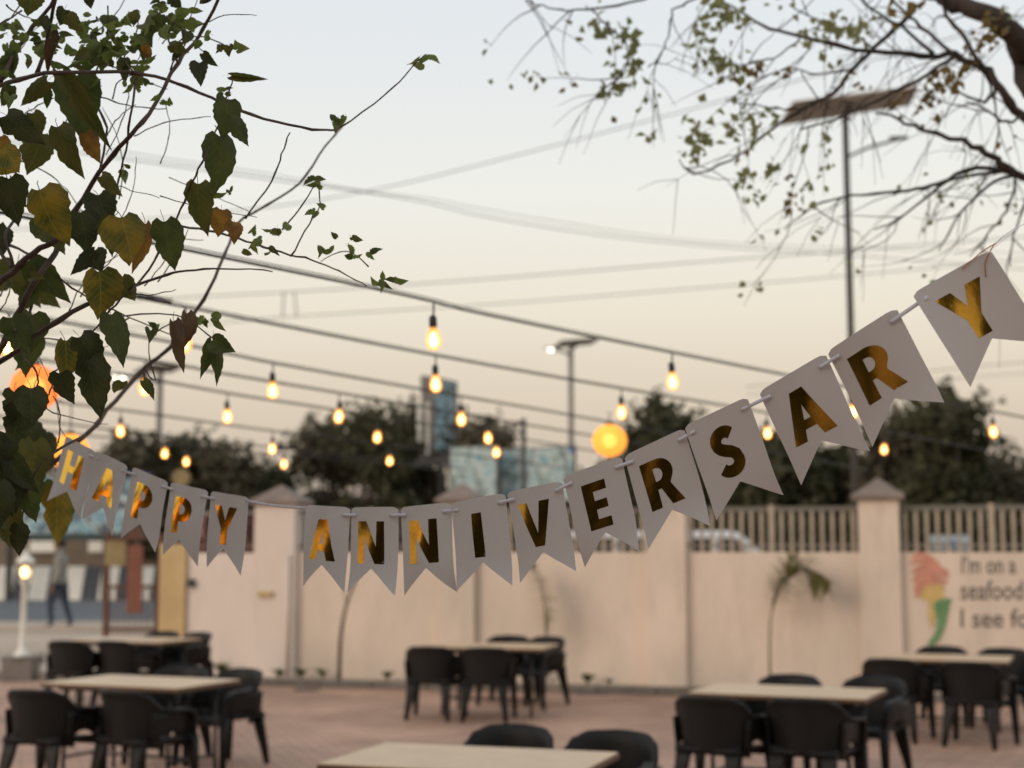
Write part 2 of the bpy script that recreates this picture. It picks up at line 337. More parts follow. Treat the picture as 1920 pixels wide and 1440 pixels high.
def copy_tree(o, parent=None):
    c = o.copy(); COL.objects.link(c); c.parent = parent
    for ch in list(o.children): copy_tree(ch, c)
    return c
def smooth_path(pts, k=4):
    """Catmull-Rom through the points"""
    pts = [Vector(q) for q in pts]
    if len(pts) < 3: return [pts[0].lerp(pts[-1], i/k) for i in range(k+1)]
    out = []
    for i in range(len(pts)-1):
        p0 = pts[max(i-1, 0)]; p1 = pts[i]; p2 = pts[i+1]; p3 = pts[min(i+2, len(pts)-1)]
        for j in range(k):
            t = j/k; out.append(.5*((2*p1) + (p2-p0)*t + (2*p0-5*p1+4*p2-p3)*t*t + (3*p1-p0-3*p2+p3)*t**3))
    out.append(pts[-1]); return out

# ================================================================== the setting
def prof_z(y):
    return 0 if y < 22.5 else (.3*(y-22.5)/3.5 if y < 26 else .3)
g = MB(); ys = [-80, 0, 15, 22.5, 23.4, 24.3, 25.2, 26, 30, 36, 60, 120, 300, 1500]; xs = [-900, -200, -60, -20, -8, 0, 8, 20, 60, 200, 900]
for y in ys:
    for x in xs: g.v.append(Vector((x, y, prof_z(y))))
for j in range(len(ys)-1):
    for i in range(len(xs)-1):
        a = j*len(xs)+i; g.f.append((a, a+1, a+1+len(xs), a+len(xs)))
tag(build(g, 'ground', M['ground']), kind='structure')
# the boundary wall line: y along x
WX0, WY0, WS = -2.97, 20.6, -.257
WT = Vector((1, WS, 0)).normalized(); WN = Vector((WT.y, -WT.x, 0))      # along the wall; towards the camera
def wall_pt(px, back=0., z=0.):
    r = ray(px, 1036); k = r.x/r.y
    x = (WY0 - WS*WX0)*k/(1 - WS*k); return Vector((x, WY0+WS*(x-WX0), z)) - WN*back
WM = Matrix(((WT.x, -WN.x, 0, 0), (WT.y, -WN.y, 0, 0), (0, 0, 1, 0), (0, 0, 0, 1)))  # local x along, y away from the camera
def wbox(mb, px0, px1, y0, y1, z0, z1):
    """box along the wall between two picture columns, y from the wall's face (positive = behind)"""
    a = wall_pt(px0); b = wall_pt(px1); return mb.box((0, y0, z0), ((b-a).length, y1, z1), Matrix.Translation(a) @ WM)
kerb_front = .55
q0 = wall_pt(-330) + WN*kerb_front; q1 = wall_pt(2300) + WN*kerb_front
pv = MB(); pv.add([(-14, -12, .004), (14, -12, .004), (q1.x, q1.y, .004), (q0.x, q0.y, .004)], [(0, 1, 2, 3)])
tag(build(pv, 'courtyard_paving', M['paving']), kind='structure')
kb = MB(); nk = 26; ka, kb_ = q0, q1
kroot = empty('kerb', ka, 'low grey concrete kerb along the foot of the peach wall', 'kerb')
L = (kb_-ka).length
for i in range(nk):
    m = MB(); m.box((i*L/nk+.006, -.0, 0), ((i+1)*L/nk-.006, .14, .105+rnd.uniform(-.006, .006)), Matrix.Translation(ka) @ WM)
    build(m, 'kerb_stone', M['kerb'], kroot, bevel=.01)
bed = MB(); a = q0 - WN*.14; b = q1 - WN*.14; c = wall_pt(2300); d = wall_pt(-330)
bed.add([(*a.xy, .085), (*b.xy, .085), (*c.xy, .085), (*d.xy, .085)], [(0, 1, 2, 3)])
tag(build(bed, 'soil_bed', M['ground']), kind='structure')
rd = MB(); rd.add([(-60, 31, .306), (60, 31, .306), (60, 46.6, .306), (-60, 46.6, .306)], [(0, 1, 2, 3)])
tag(build(rd, 'road', M['asphalt']), kind='structure')
pvm = MB(); pvm.box((-60, 28.3, .2), (60, 30.9, .37)); tag(build(pvm, 'pavement', M['ground']), kind='structure')

# ------------------------------------------------------------------ boundary wall
WH = 1.785
wr = empty('boundary_wall', wall_pt(1000), 'long peach plastered boundary wall with square capped pillars and a painted mural', 'wall')
m = MB(); wbox(m, 560, 2300, 0, .2, 0, WH); build(m, 'wall_panel', M['wall'], wr)
m = MB(); wbox(m, 352, 560, 0, .2, 0, WH-.01); build(m, 'wall_panel', M['wall_pink'], wr, label='pinkish end of the wall beside the gate')
m = MB(); wbox(m, 304, 351.6, -.06, .3, 0, WH+.12); build(m, 'gate_jamb', M['ochre'], wr, label='ochre yellow post at the gate end of the wall')
PIL = [(482, 558), (830, 893), (1213, 1287), (1611, 1688), (2040, 2120)]
for i, (x0, x1) in enumerate(PIL):
    m = MB(); wbox(m, x0, x1, -.11, .36, 0, 2.44); p = build(m, 'pillar', M['wall_pink'] if i == 0 else M['wall'], wr, bevel=.012)
    a = wall_pt(x0); b = wall_pt(x1); wd = (b-a).length; mt = Matrix.Translation(a) @ WM; c = MB()
    e = .07; x_a, x_b, y_a, y_b = -e, wd+e, -.11-e, .36+e
    zs = [(2.442, 0), (2.50, -.012), (2.51, .0)]
    vs_ = []
    for z, k in ((2.442, 0), (2.505, 0), (2.53, .05)):
        vs_ += [(x_a+k, y_a+k, z), (x_b-k, y_a+k, z), (x_b-k, y_b-k, z), (x_a+k, y_b-k, z)]
    vs_.append(((x_a+x_b)/2, (y_a+y_b)/2, 2.73))
    fs_ = [(3,2,1,0)]
    for l in range(2):
        for k in range(4): fs_.append((l*4+k, l*4+(k+1) % 4, l*4+4+(k+1) % 4, l*4+4+k))
    for k in range(4): fs_.append((8+k, 8+(k+1) % 4, 12))
    c.add([mt @ Vector(q) for q in vs_], fs_); build(c, 'pillar_cap', M['cap'], p, bevel=.008)
# a pipe, a fitting and a latch on the wall
m = MB(); a = wall_pt(548) + WN*.14; m.tube([a, a+Vector((0,0,1.75))], .022, 8); build(m, 'drain_pipe', M['wall_pink'], wr, True)
m = MB(); wbox(m, 358, 368, -.07, -.002, 1.30, 1.41); build(m, 'wall_fitting', M['steel_dark'], wr, bevel=.01)
m = MB(); wbox(m, 492, 520, -.16, -.112, 1.18, 1.25); build(m, 'door_bell_box', M['ochre'], wr, bevel=.008)
# fences between the pillars
def fence(x0, x1, paint, label, n_post):
    a = wall_pt(x0, .08, WH+.004); b = wall_pt(x1, .08, WH+.004); Lf = (b-a).length; mt = Matrix.Translation(a) @ WM
    r = empty('metal_fence', a, label, 'fence', 'metal fences on top of the peach wall')
    posts = [Lf*(k+1)/(n_post+1) for k in range(n_post)]
    for z0, z1 in ((.52, .575), (.06, .10)):
        m = MB(); m.box((0, -.02, z0), (Lf, .02, z1), mt); build(m, 'rail', M['fence_dark'], r)
    for pxx in posts:
        m = MB(); m.box((pxx-.035, -.045, 0), (pxx+.035, .024, .60), mt); build(m, 'post', M['fence'], r)
    n = int(Lf/.122); me = None
    for k in range(n):
        s_ = (k+.5)*Lf/n
        if any(abs(s_-q) < .06 for q in posts): continue
        if me is None:
            m = MB(); wz = [(-.023, 0), (.023, 0), (.023, .49), (0, .53), (-.023, .49)]
            m.add([(x, y, z) for y in (-.034, -.022) for x, z in wz], [(4,3,2,1,0), (5,6,7,8,9)]+[(k2, (k2+1) % 5, 5+(k2+1) % 5, 5+k2) for k2 in range(5)])
            me = m.mesh('picket', paint)
        o = bpy.data.objects.new('picket', me); link(o, r); o.matrix_local = Matrix.Translation(-a) @ mt @ Matrix.Translation((s_, 0, rnd.uniform(-.006, .006)))
    return r
fence(354, 481, M['maroon'], 'short maroon picket fence above the pinkish wall end', 0)
fence(559, 829, M['fence_dark'], 'dark picket fence behind the first letters of the banner', 1)
fence(894, 1212, M['fence'], 'beige picket fence mostly hidden behind the middle banner flags', 1)
fence(1288, 1610, M['fence'], 'beige picket fence with a white van behind it', 1)
fence(1689, 2039, M['fence'], 'beige picket fence above the mural lettering', 1)

# mural: flat paint a few millimetres proud of the plaster
def wall_uv(px, py, proud=.004):
    """point on the wall face seen at a picture position"""
    r = ray(px, py); k = r.x/r.y; x = (WY0-WS*WX0)*k/(1-WS*k); y = WY0+WS*(x-WX0); return Vector((x, y, CH+r.z*y/r.y)) + WN*proud
def paint(pts, name, mt, parent, proud=.004):
    m = MB(); vs_ = [wall_uv(x, y, proud) for x, y in pts]
    tri = tessellate_polygon([[Vector((x, -y, 0)) for x, y in pts]]); m.add(vs_, [tuple(t) for t in tri]); return build(m, name, mt, parent)
mr = empty('wall_mural', wall_uv(1750, 1210), 'painted mural on the wall, red and yellow swirl over a green cone with lettering', 'mural')
def stroke_px(pts, wd):
    pts = smooth_path([Vector((x, y, 0)) for x, y in pts], 5); Lp, Rp = [], []
    for i, q in enumerate(pts):
        d = (pts[min(i+1, len(pts)-1)]-pts[max(i-1, 0)]).normalized(); nn = Vector((-d.y, d.x, 0))
        ww = wd*(.55+.45*math.sin(math.pi*min(1, max(0, i/(len(pts)-1)))))
        Lp.append(q+nn*ww/2); Rp.append(q-nn*ww/2)
    return [(q.x, q.y) for q in Lp+Rp[::-1]]
for k, s_ in enumerate([[(1708,1046),(1728,1040),(1750,1052),(1765,1068)], [(1706,1058),(1728,1052),(1752,1064),(1778,1072)], [(1708,1074),(1730,1064),(1752,1076),(1780,1080)],
         [(1712,1092),(1726,1076),(1750,1086),(1777,1092)], [(1714,1108),(1728,1088),(1748,1092),(1770,1102)], [(1716,1120),(1730,1098),(1740,1098),(1750,1100)]]):
    paint(stroke_px(s_, 11), 'red_brush_stroke', M['mural_red'], mr, .004+.0006*k)
paint([(1722,1120),(1732,1104),(1750,1094),(1766,1097),(1771,1112),(1768,1124),(1756,1132),(1742,1128)], 'yellow_patch', M['mural_yellow'], mr, .010)
paint([(1741,1128),(1752,1132),(1753,1165),(1746,1180),(1741,1160)], 'yellow_patch', M['mural_yellow'], mr, .011)
for k, s_ in enumerate([[(1750,1138),(1764,1130),(1784,1126)], [(1752,1146),(1764,1142),(1780,1134)], [(1756,1160),(1766,1152),(1778,1140)], [(1757,1176),(1766,1164),(1775,1150)], [(1752,1196),(1763,1180),(1771,1162)], [(1742,1208),(1754,1198),(1765,1180)]]):
    paint(stroke_px(s_, 13), 'green_brush_stroke', M['mural_green'], mr, .012+.0006*k)
for txt, x0, x1, y0, y1 in (("I'm on a", 1803, 1905, 1041, 1076), ('seafood', 1801, 1918, 1088, 1125), ('I see food', 1801, 1976, 1141, 1177)):
    cu = bpy.data.curves.new('lettering', 'FONT'); cu.body = txt; cu.size = 1; cu.offset = .012; cu.resolution_u = 3
    to = bpy.data.objects.new('tmp', cu); COL.objects.link(to); bpy.context.view_layer.update()
    me = bpy.data.meshes.new_from_object(to.evaluated_get(bpy.context.evaluated_depsgraph_get())); bpy.data.objects.remove(to)
    xs_ = [v.co.x for v in me.vertices]; ys_ = [v.co.y for v in me.vertices]; xa, xb, ya, yb = min(xs_), max(xs_), min(ys_), max(ys_)
    for v in me.vertices:
        v.co = wall_uv(x0+(x1-x0)*(v.co.x-xa)/(xb-xa), y1-(y1-y0)*(v.co.y-ya)/(yb-ya), .004) - WL[mr.name]
    me.materials.append(M['mural_ink']); o = bpy.data.objects.new('lettering', me); link(o, mr); o['label'] = 'hand painted words: ' + txt

for px, py, wd, lab in ((575, 1294, .34, 'dark drain cover in the paving left of the middle table'), (1112, 1301, .42, 'dark drain cover in the paving right of the middle table')):
    q = PZ(px, py, .006); r = empty('drain_cover', q, lab, 'drain cover')
    m = MB(); m.box((q.x-wd/2, q.y-.16, .005), (q.x+wd/2, q.y+.16, .012)); build(m, 'plate', M['kerb'], r)
    for k in range(6):
        m = MB(); m.box((q.x-wd/2+.03+k*(wd-.06)/6, q.y-.12, .0125), (q.x-wd/2+.05+k*(wd-.06)/6, q.y+.12, .018)); build(m, 'grate_bar', M['steel_dark'], r)

# ================================================================== tables and chairs
def make_table():
    r = empty('cafe_table', (0, 0, 0), 'x', 'table', 'cafe tables in the courtyard')
    m = MB(); m.box((-.65, -.425, .724), (.65, .425, .75)); t = build(m, 'table_top', M['laminate'], r, world=False, bevel=.004)
    m = MB(); m.box((-.656, -.431, .716), (.656, .431, .742)); build(m, 'edge_band', M['table_edge'], t, world=False)
    for sx_ in (-1, 1):
        for sy_ in (-1, 1):
            m = MB(); m.tube([(sx_*.50, sy_*.30, .715), (sx_*.50, sy_*.32, 0)], .016, 8); build(m, 'leg', M['steel_dark'], r, True, False)
        m = MB(); m.tube([(sx_*.50, -.31, .16), (sx_*.50, .31, .16)], .012, 8); build(m, 'stretcher', M['steel_dark'], r, True, False)
    m = MB(); m.tube([(-.5, 0, .16), (.5, 0, .16)], .012, 8); build(m, 'stretcher', M['steel_dark'], r, True, False)
    m = MB(); m.box((-.56, -.33, .685), (.56, .33, .715)); build(m, 'under_frame', M['steel_dark'], r, world=False)
    return r
def rrect(w_, d_, n=4, r_=.4):
    pts = []
    for cx, cy, a0 in ((1, 1, 0), (-1, 1, 90), (-1, -1, 180), (1, -1, 270)):
        for k in range(n):
            a = R(a0+90*k/(n-1)); rr = r_*min(w_, d_); pts.append((cx*(w_-rr)+rr*math.cos(a), cy*(d_-rr)+rr*math.sin(a)))
    return pts
def sweep(mb, path, secs, side):
    """rounded rectangular section (half width along side, half thickness) swept along a path"""
    path = [Vector(q) for q in path]; n = None; base = len(mb.v)
    for i, q in enumerate(path):
        d = (path[min(i+1, len(path)-1)]-path[max(i-1, 0)]).normalized(); sd = (Vector(side) - d*Vector(side).dot(d)).normalized(); up = d.cross(sd)
        pr = rrect(*secs[i]); n = len(pr)
        for x, y in pr: mb.v.append(q + sd*x + up*y)
    for i in range(len(path)-1):
        for k in range(n):
            a = base+i*n+k; b = base+i*n+(k+1) % n; mb.f.append((a, b, b+n, a+n))
    mb.f.append(tuple(base+k for k in range(n))[::-1]); e = base+(len(path)-1)*n; mb.f.append(tuple(e+k for k in range(n)))
    return mb
def lerp_tab(tab, t):
    for (a, va), (b, vb) in zip(tab, tab[1:]):
        if t <= b:
            k = (t-a)/(b-a); k = k*k*(3-2*k); return va+(vb-va)*k
    return tab[-1][1]
def make_chair():
    r = empty('armchair', (0, 0, 0), 'x', 'chair', 'black moulded wicker armchairs round the tables')
    # back: a shell curved in plan, swelling outward at the top lip, sides running down into the arms
    def back(u, v):
        s_ = (u-.5)*2                                   # -1 .. 1 across
        top = lerp_tab([(0, .775), (.45, .768), (.72, .735), (.90, .668), (1, .63)], abs(s_))
        bot = .35 + .035*(1-abs(s_))**.7
        z = bot + (top-bot)*v
        half = .235 + .045*((z-.3)/.45)
        ang = s_*R(72)
        x = half*1.06*math.sin(ang)/math.sin(R(72))
        y = -.235 - .09*(z-.40) + .20*(1-math.cos(ang))/(1-math.cos(R(72)))*.95 - .235*0
        lip = max(0, (v-.9)/.1); y -= .022*lip*math.cos(ang); x += .016*lip*math.sin(ang)
        return (x, y-.02, z)
    m = MB(); m.grid(back, 25, 14); bk = build(m, 'backrest', M['wicker'], r, True, False, thick=.022)
    m = MB()
    def seat(u, v):
        x = (u-.5)*2; y = (v-.5)*2
        return (x*(.25+.012*y), y*.25+.0, .425 - .018*(1-x*x)*(1-y*y) - .02*max(0, y-.7)/.3)
    m.grid(seat, 9, 9); st = build(m, 'seat', M['wicker'], r, True, False, thick=.03)
    m = MB(); m.box((-.235, .215, .345), (.235, .24, .404)); build(m, 'seat_apron', M['wicker'], r, world=False, bevel=.006)
    for s_ in (-1, 1):
        pts = smooth_path([(s_*.262, -.06, .64), (s_*.285, .04, .625), (s_*.292, .15, .622), (s_*.288, .215, .60), (s_*.280, .245, .53), (s_*.272, .250, .42)], 4)
        m = MB(); sweep(m, pts, [(.030, .014)]*len(pts), (1, 0, 0)); build(m, 'arm', M['chair_leg'], r, True, False)
        def sidep(u, v):
            y = -.12 + .35*u; top = .62; return (s_*(.262+.018*v), y, .38+(.0 + (top-.40)*v)*(1-.35*math.sin(math.pi*u)*(1-v)*0))
        pth = [(s_*.268, .252, .43), (s_*.275, .262, .25), (s_*.285, .275, .0)]
        m = MB(); sweep(m, pth, [(.040, .032), (.031, .027), (.021, .02)], (1, 0, 0)); build(m, 'leg', M['chair_leg'], r, True, False)
        pth = [(s_*.178, -.212, .44), (s_*.192, -.235, .30), (s_*.216, -.268, .13), (s_*.230, -.288, 0)]
        m = MB(); sweep(m, pth, [(.062, .016), (.050, .021), (.032, .022), (.020, .018)], (1, 0, 0)); build(m, 'leg', M['chair_leg'], r, True, False)
        m = MB()
        def side(u, v):
            y = -.16+.37*u; z = .40 + .22*v + .07*math.sin(math.pi*u)*(1-v)
            return (s_*(.258+.022*v+.008*math.sin(math.pi*u)), y, z)
        m.grid(side, 6, 5); build(m, 'side_panel', M['wicker'], r, True, False, thick=.014)
    return r
TB0 = make_table(); CH0 = make_chair(); used = [False, False]
def place(proto, idx, loc, rz, label, children=True):
    if not used[idx]: o = proto; used[idx] = True
    else: o = copy_tree(proto)
    o.location = loc; o.rotation_euler = (0, 0, rz); o['label'] = label; return o
TABLES = [  # centre x, y, yaw, name used in labels, seats: (px, py of the back's top, 'F' back to camera / 'B' beyond the table, label)
    ((2.07, 11.27), -24, 'pale topped cafe table on the right with a green leafed palm sapling behind it',
     [(1318, 1309, 'F', 'black wicker armchair on the near side of the right table, left of its pair'), (1497, 1313, 'F', 'black wicker armchair on the near side of the right table, right of its pair'),
      (1490, 1267, 'B', 'black wicker armchair beyond the right table, only its rounded top showing'), (1652, 1270, 'S', 'black wicker armchair beyond the right table at its right corner')]),
    ((4.25, 14.85), -22, 'pale topped cafe table at the right edge under the painted lettering',
     [(1665, 1237, 'F', 'black wicker armchair left of the pair in front of the far right table'), (1812, 1243, 'F', 'black wicker armchair right of the pair in front of the far right table'),
      (1768, 1213, 'B', 'black wicker armchair beyond the far right table, just under the green cone of the mural'), (1885, 1217, 'B', 'black wicker armchair beyond the far right table at the right edge')]),
    ((-.2, 16.7), -14, 'pale topped cafe table alone in the middle near the wall',
     [(801, 1214, 'F', 'black wicker armchair in front of the middle table, leftmost of its group'), (908, 1216, 'F', 'black wicker armchair in front of the middle table, second from left'),
      (957, 1193, 'B', 'black wicker armchair beyond the middle table, only its top rim visible'), (1036, 1195, 'S', 'black wicker armchair at the right end of the middle table, facing left')]),
    ((-2.98, 12.1), -23, 'wide pale topped cafe table on the left, nearer of the two there',
     [(52, 1296, 'F', 'black wicker armchair cut by the left edge in front of the near left table'), (213, 1297, 'F', 'black wicker armchair in front of the near left table, its right arm curving forward'),
      (352, 1251, 'B', 'black wicker armchair beyond the near left table, low dark rim in the gap'), (468, 1256, 'S', 'black wicker armchair at the right end of the near left table, sheen on its back')]),
    ((-4.5, 17.9), -22, 'pale topped cafe table at the back left before the gate',
     [(118, 1203, 'F', 'black wicker armchair in front of the back left table, beside the garden lamp'), (205, 1203, 'F', 'black wicker armchair in front of the back left table, nearer its middle'),
      (315, 1185, 'B', 'black wicker armchair beyond the back left table, below the ochre gate post'), (383, 1187, 'S', 'black wicker armchair at the right end of the back left table against the pink wall')]),
    ((-.2, 7.62), -18, 'pale topped cafe table cut by the bottom edge in the foreground',
     [(977, 1362, 'B', 'black wicker armchair beyond the foreground table, left of the two'), (1165, 1373, 'B', 'black wicker armchair beyond the foreground table, right of the two')]),
]
for (tx, ty), yaw, lab, seats in TABLES:
    place(TB0, 0, (tx, ty, .004), R(yaw), lab)
    for px, py, sd, cl in seats:
        q = PZ(px, py, .775); rz = R(yaw + rnd.uniform(-11, 11)) + (math.pi if sd == 'B' else 0)
        if sd == 'S': rz = R(140 + rnd.uniform(-6, 6))
        off = Matrix.Rotation(rz, 3, 'Z') @ Vector((0, -.29, 0))
        place(CH0, 1, (q.x-off.x, q.y-off.y, .004), rz, cl)

# ================================================================== string lights
ZW = 2.85
def bulb_mesh(n):
    core = MB().lathe([(.003, -.054), (.011, -.050), (.018, -.038), (.0195, -.024), (.015, -.008), (.009, .006), (.003, .012)], 10)
    glass = MB().lathe([(.003, -.066), (.018, -.062), (.030, -.046), (.0335, -.026), (.030, -.004), (.022, .018), (.015, .034), (.013, .04)], 14)
    sock = MB().lathe([(.014, .030), (.017, .036), (.017, .075), (.012, .084), (.005, .088)], 10)
    return core.mesh('filament', M['bulb_core'], True), glass.mesh('bulb', M['bulb_glass'], True), sock.mesh('socket', M['socket'], True)
BC, BG_, BS = bulb_mesh(0)
def hang_bulb(root, wp, drop, sc_=1.0):
    """socket on a short drop cord below wire point wp"""
    s_ = bpy.data.objects.new('socket', BS); link(s_, root); s_.location = wp - Vector((0, 0, drop)) - WL[root.name]; s_.scale = (sc_,)*3
    s_.rotation_euler = (rnd.uniform(-.06, .06), rnd.uniform(-.06, .06), 0)
    for nm, me in (('bulb', BG_), ('filament', BC)):
        o = bpy.data.objects.new(nm, me); link(o, s_)
    m = MB(); m.tube([wp, wp-Vector((0, 0, drop-.088*sc_))], .0045, 6); build(m, 'drop_cord', M['cable'], root)
STR = [  # picture points of the wire; bulbs at these columns; label
    ([(345,455),(900,591),(1260,668),(1598,733),(1861,766)], [813,1260,1598,1861], 'uppermost string light cable, nearest the camera, one bulb hanging against open sky'),
    ([(0,495),(300,564),(816,675),(1165,735),(1438,775),(1657,805)], [348,817,1165,1438,1657], 'second string light cable from the top, one bulb before the tall hoarding'),
    ([(0,579),(416,663),(512,685),(865,745),(1143,790)], [17,512,865], 'third string light cable from the top, its first bulb shining through the left leaves'),
    ([(40,638),(347,686),(403,699),(636,738),(915,785)], [272,636,915], 'fourth string light cable from the top, bulb over the dark crown left of the hoarding'),
    ([(60,667),(199,699),(300,716),(427,742),(581,763),(708,785),(931,813)], [427,708,931], 'fifth string light cable from the top'),
    ([(0,735),(113,756),(263,774),(397,795),(512,811),(731,833)], [227,511,731], 'sixth string light cable from the top'),
    ([(0,780),(160,800),(310,821),(533,841)], [20,310,533], 'seventh string light cable from the top, bulb beside the lamp pole on the left'),
    ([(60,806),(350,838),(640,862)], [350], 'lowest and farthest string light cable, above the word on the left'),
]
for pts, bulbs, lab in STR:
    w3 = [PZ(x, y, ZW) for x, y in pts]
    n_ = len(w3); mxp = sum((q for q in w3), Vector())/n_; dirv = (w3[-1]-w3[0]).normalized()
    w3 = [q.lerp(mxp + dirv*(q-mxp).dot(dirv), .6) for q in w3]          # the wires are stretched nearly straight
    lo = w3[0] - dirv*max(.5, (w3[0].y+3)/max(.3, dirv.y) if w3[0].y < 7 else 6.0)
    hi = w3[-1] + dirv*max(0.2, min((19.3-w3[-1].y)/max(.3, dirv.y), 9))
    full = [lo] + w3 + [hi]
    r = empty('string_light', w3[0], lab, 'string lights', 'parallel strings of warm bulbs over the courtyard')
    m = MB(); m.tube(smooth_path(full, 6), .0060, 6); build(m, 'cable', M['cable'], r, True)
    m = MB(); m.tube([q+Vector((.004, .012, .014)) for q in smooth_path(full, 6)], .0025, 5); build(m, 'support_wire', M['cable'], r, True)
    cP, sP = math.cos(PITCH), math.sin(PITCH)
    for bx in bulbs:
        k = (bx-960)/F
        for j, (A_, B_) in enumerate(zip(w3, w3[1:])):
            d = B_-A_; t = (k*(cP*A_.y + sP*(ZW-CH)) - A_.x)/(d.x - k*cP*d.y)
            if (t >= 0 or j == 0) and (t <= 1 or j == len(w3)-2):
                hang_bulb(r, A_ + d*t, .138, 1.0); break
# paper lanterns
def lantern(px, py, D, rad, mt, label):
    c = P(px, py, D); r = empty('paper_lantern', c - Vector((0, 0, rad)), label, 'lantern', 'round glowing paper lanterns')
    prof = [(max(.03, rad*math.sin(math.pi*k/14)*(1+.012*(k % 2))), -rad*.94*math.cos(math.pi*k/14)) for k in range(15)]
    m = MB(); m.lathe(prof, 24, c); build(m, 'paper_shade', mt, r, True)
    m = MB(); m.lathe([(max(.004, rad*.42*math.sin(math.pi*k/8)), -rad*.42*math.cos(math.pi*k/8)) for k in range(9)], 14, c); build(m, 'inner_lamp', M['lantern_core'], r, True)
    m = MB(); m.lathe([(.032, 0), (.034, .008), (.034, .02), (.02, .024)], 12, c+Vector((0, 0, rad*.93))); build(m, 'top_ring', M['steel_dark'], r, True)
    m = MB(); m.tube([c+Vector((0, 0, rad*.95)), Vector((c.x, c.y, max(ZW, c.z+rad+.1)))], .005, 5); build(m, 'hanging_cord', M['cable'], r)
lantern(1143, 826, 12.6, .148, M['lantern_y'], 'glowing amber globe lantern above the letter E of the banner')
lantern(66, 727, 9.4, .155, M['lantern_o'], 'glowing orange lantern half hidden behind the left leaves')
lantern(131, 848, 10.6, .14, M['lantern_y'], 'glowing amber lantern just behind the first banner flag')
for lx, ly, lz, lb in ((-3.05, 3.42, 2.12, 'nearer amber lantern added past the left edge to glint in the foil letters'), (-3.6, 2.75, 2.35, 'farther amber lantern added past the left edge to glint in the foil letters')):  # unseen lanterns added so the foil of the first word glints amber
    _v = Vector((lx, ly, lz)) - Vector((0, 0, CH)); _k = F*math.cos(PITCH); _t = math.atan2(_v.z, _v.y)-PITCH; _dep = math.hypot(_v.z, _v.y)*math.cos(_t)
    lantern(960+_v.x/_dep*F, 720-F*math.tan(_t), ly, .16, M['lantern_y'], lb)

# ================================================================== anniversary banner
def arc(cx, cy, rx, ry, a0, a1, n):
    return [(cx+rx*math.cos(R(a0+(a1-a0)*k/n)), cy+ry*math.sin(R(a0+(a1-a0)*k/n))) for k in range(n+1)]
def glyph(ch):
    """outline polygons (outer, holes...) in a box 1 high"""
    if ch == 'H': return .76, [[(0,0),(.25,0),(.25,.40),(.51,.40),(.51,0),(.76,0),(.76,1),(.51,1),(.51,.61),(.25,.61),(.25,1),(0,1)]]
    if ch == 'A': return .86, [[(0,0),(.255,0),(.315,.22),(.545,.22),(.605,0),(.86,0),(.565,1),(.295,1)], [(.362,.40),(.43,.70),(.498,.40)]]
    if ch == 'P': return .68, [[(0,0),(.25,0),(.25,.34),(.34,.34)]+arc(.34,.67,.34,.33,-90,90,12)+[(0,1)], [(.25,.53),(.25,.81),(.31,.81)]+arc(.31,.67,.125,.14,90,-90,8)]
    if ch == 'R': return .76, [[(0,0),(.25,0),(.25,.38),(.33,.38),(.49,0),(.76,0),(.555,.435)]+arc(.34,.70,.33,.30,-38,90,10)+[(0,1)], [(.25,.55),(.25,.82),(.31,.82)]+arc(.31,.685,.12,.135,90,-90,8)]
    if ch == 'Y': return .80, [[(.275,0),(.525,0),(.525,.39),(.80,1),(.53,1),(.40,.63),(.27,1),(0,1),(.275,.39)]]
    if ch == 'N': return .80, [[(0,0),(.22,0),(.22,.62),(.545,0),(.80,0),(.80,1),(.58,1),(.58,.40),(.265,1),(0,1)]]
    if ch == 'I': return .26, [[(0,0),(.26,0),(.26,1),(0,1)]]
    if ch == 'V': return .84, [[(.29,0),(.55,0),(.84,1),(.585,1),(.42,.30),(.255,1),(0,1)]]
    if ch == 'E': return .58, [[(0,0),(.58,0),(.58,.20),(.25,.20),(.25,.41),(.55,.41),(.55,.60),(.25,.60),(.25,.80),(.58,.80),(.58,1),(0,1)]]
    if ch == 'S':
        cen = arc(.335,.715,.205,.185,35,180,9) + [(.145,.64),(.20,.575),(.30,.52),(.40,.475),(.49,.40)] + arc(.30,.285,.215,.185,0,-150,10)
        cen = [Vector((x, y, 0)) for x, y in cen]; cen = [cen[0]+Vector((.06,-.045,0))*0] + cen; Lp, Rp = [], []
        for i, q in enumerate(cen):
            d = cen[min(i+1, len(cen)-1)]-cen[max(i-1, 0)]; d.normalize(); nn = Vector((-d.y, d.x, 0)); hw = .122
            Lp.append(q+nn*hw); Rp.append(q-nn*hw)
        return .62, [[(q.x, q.y) for q in Lp+Rp[::-1]]]
FLAGS = [  # letter, TL, TR, BR, BL (picture), notch depth, curl
    ('H', (121.5,816),(178,846),(146,973),(86,939)), ('A', (182,845),(243,874),(211,1006),(155.5,974)), ('P', (247,874),(312,902),(292,1036),(223,1009)),
    ('P', (317,903),(387,919),(364,1062),(300,1040)), ('Y', (392,920),(464,932),(450,1080),(381,1064)),
    ('A', (569,946),(653,951),(643,1111),(563,1099)), ('N', (655,951),(742,950),(740,1117),(649,1111)), ('N', (748,951),(841,942),(849,1111),(754,1117)),
    ('I', (844,943),(945,924),(963,1098),(858,1108)), ('V', (947,923),(1050,902),(1079,1071),(976,1093)), ('E', (1054,894),(1164,855),(1201,1033),(1092,1065)),
    ('R', (1169,855),(1282,802),(1335,985),(1217,1030)), ('S', (1284,798),(1402,743),(1467,929),(1345,975)), ('A', (1421,735),(1545,662),(1630,847),(1502,910)),
    ('R', (1548,660),(1677,577),(1770,755),(1636,838)), ('Y', (1709,551),(1856,468),(1966,644),(1819,726)),
]
DL = [4.20,4.12,4.04,3.97,3.90,3.68,3.59,3.51,3.42,3.34,3.25,3.16,3.07,2.97,2.87,2.77]
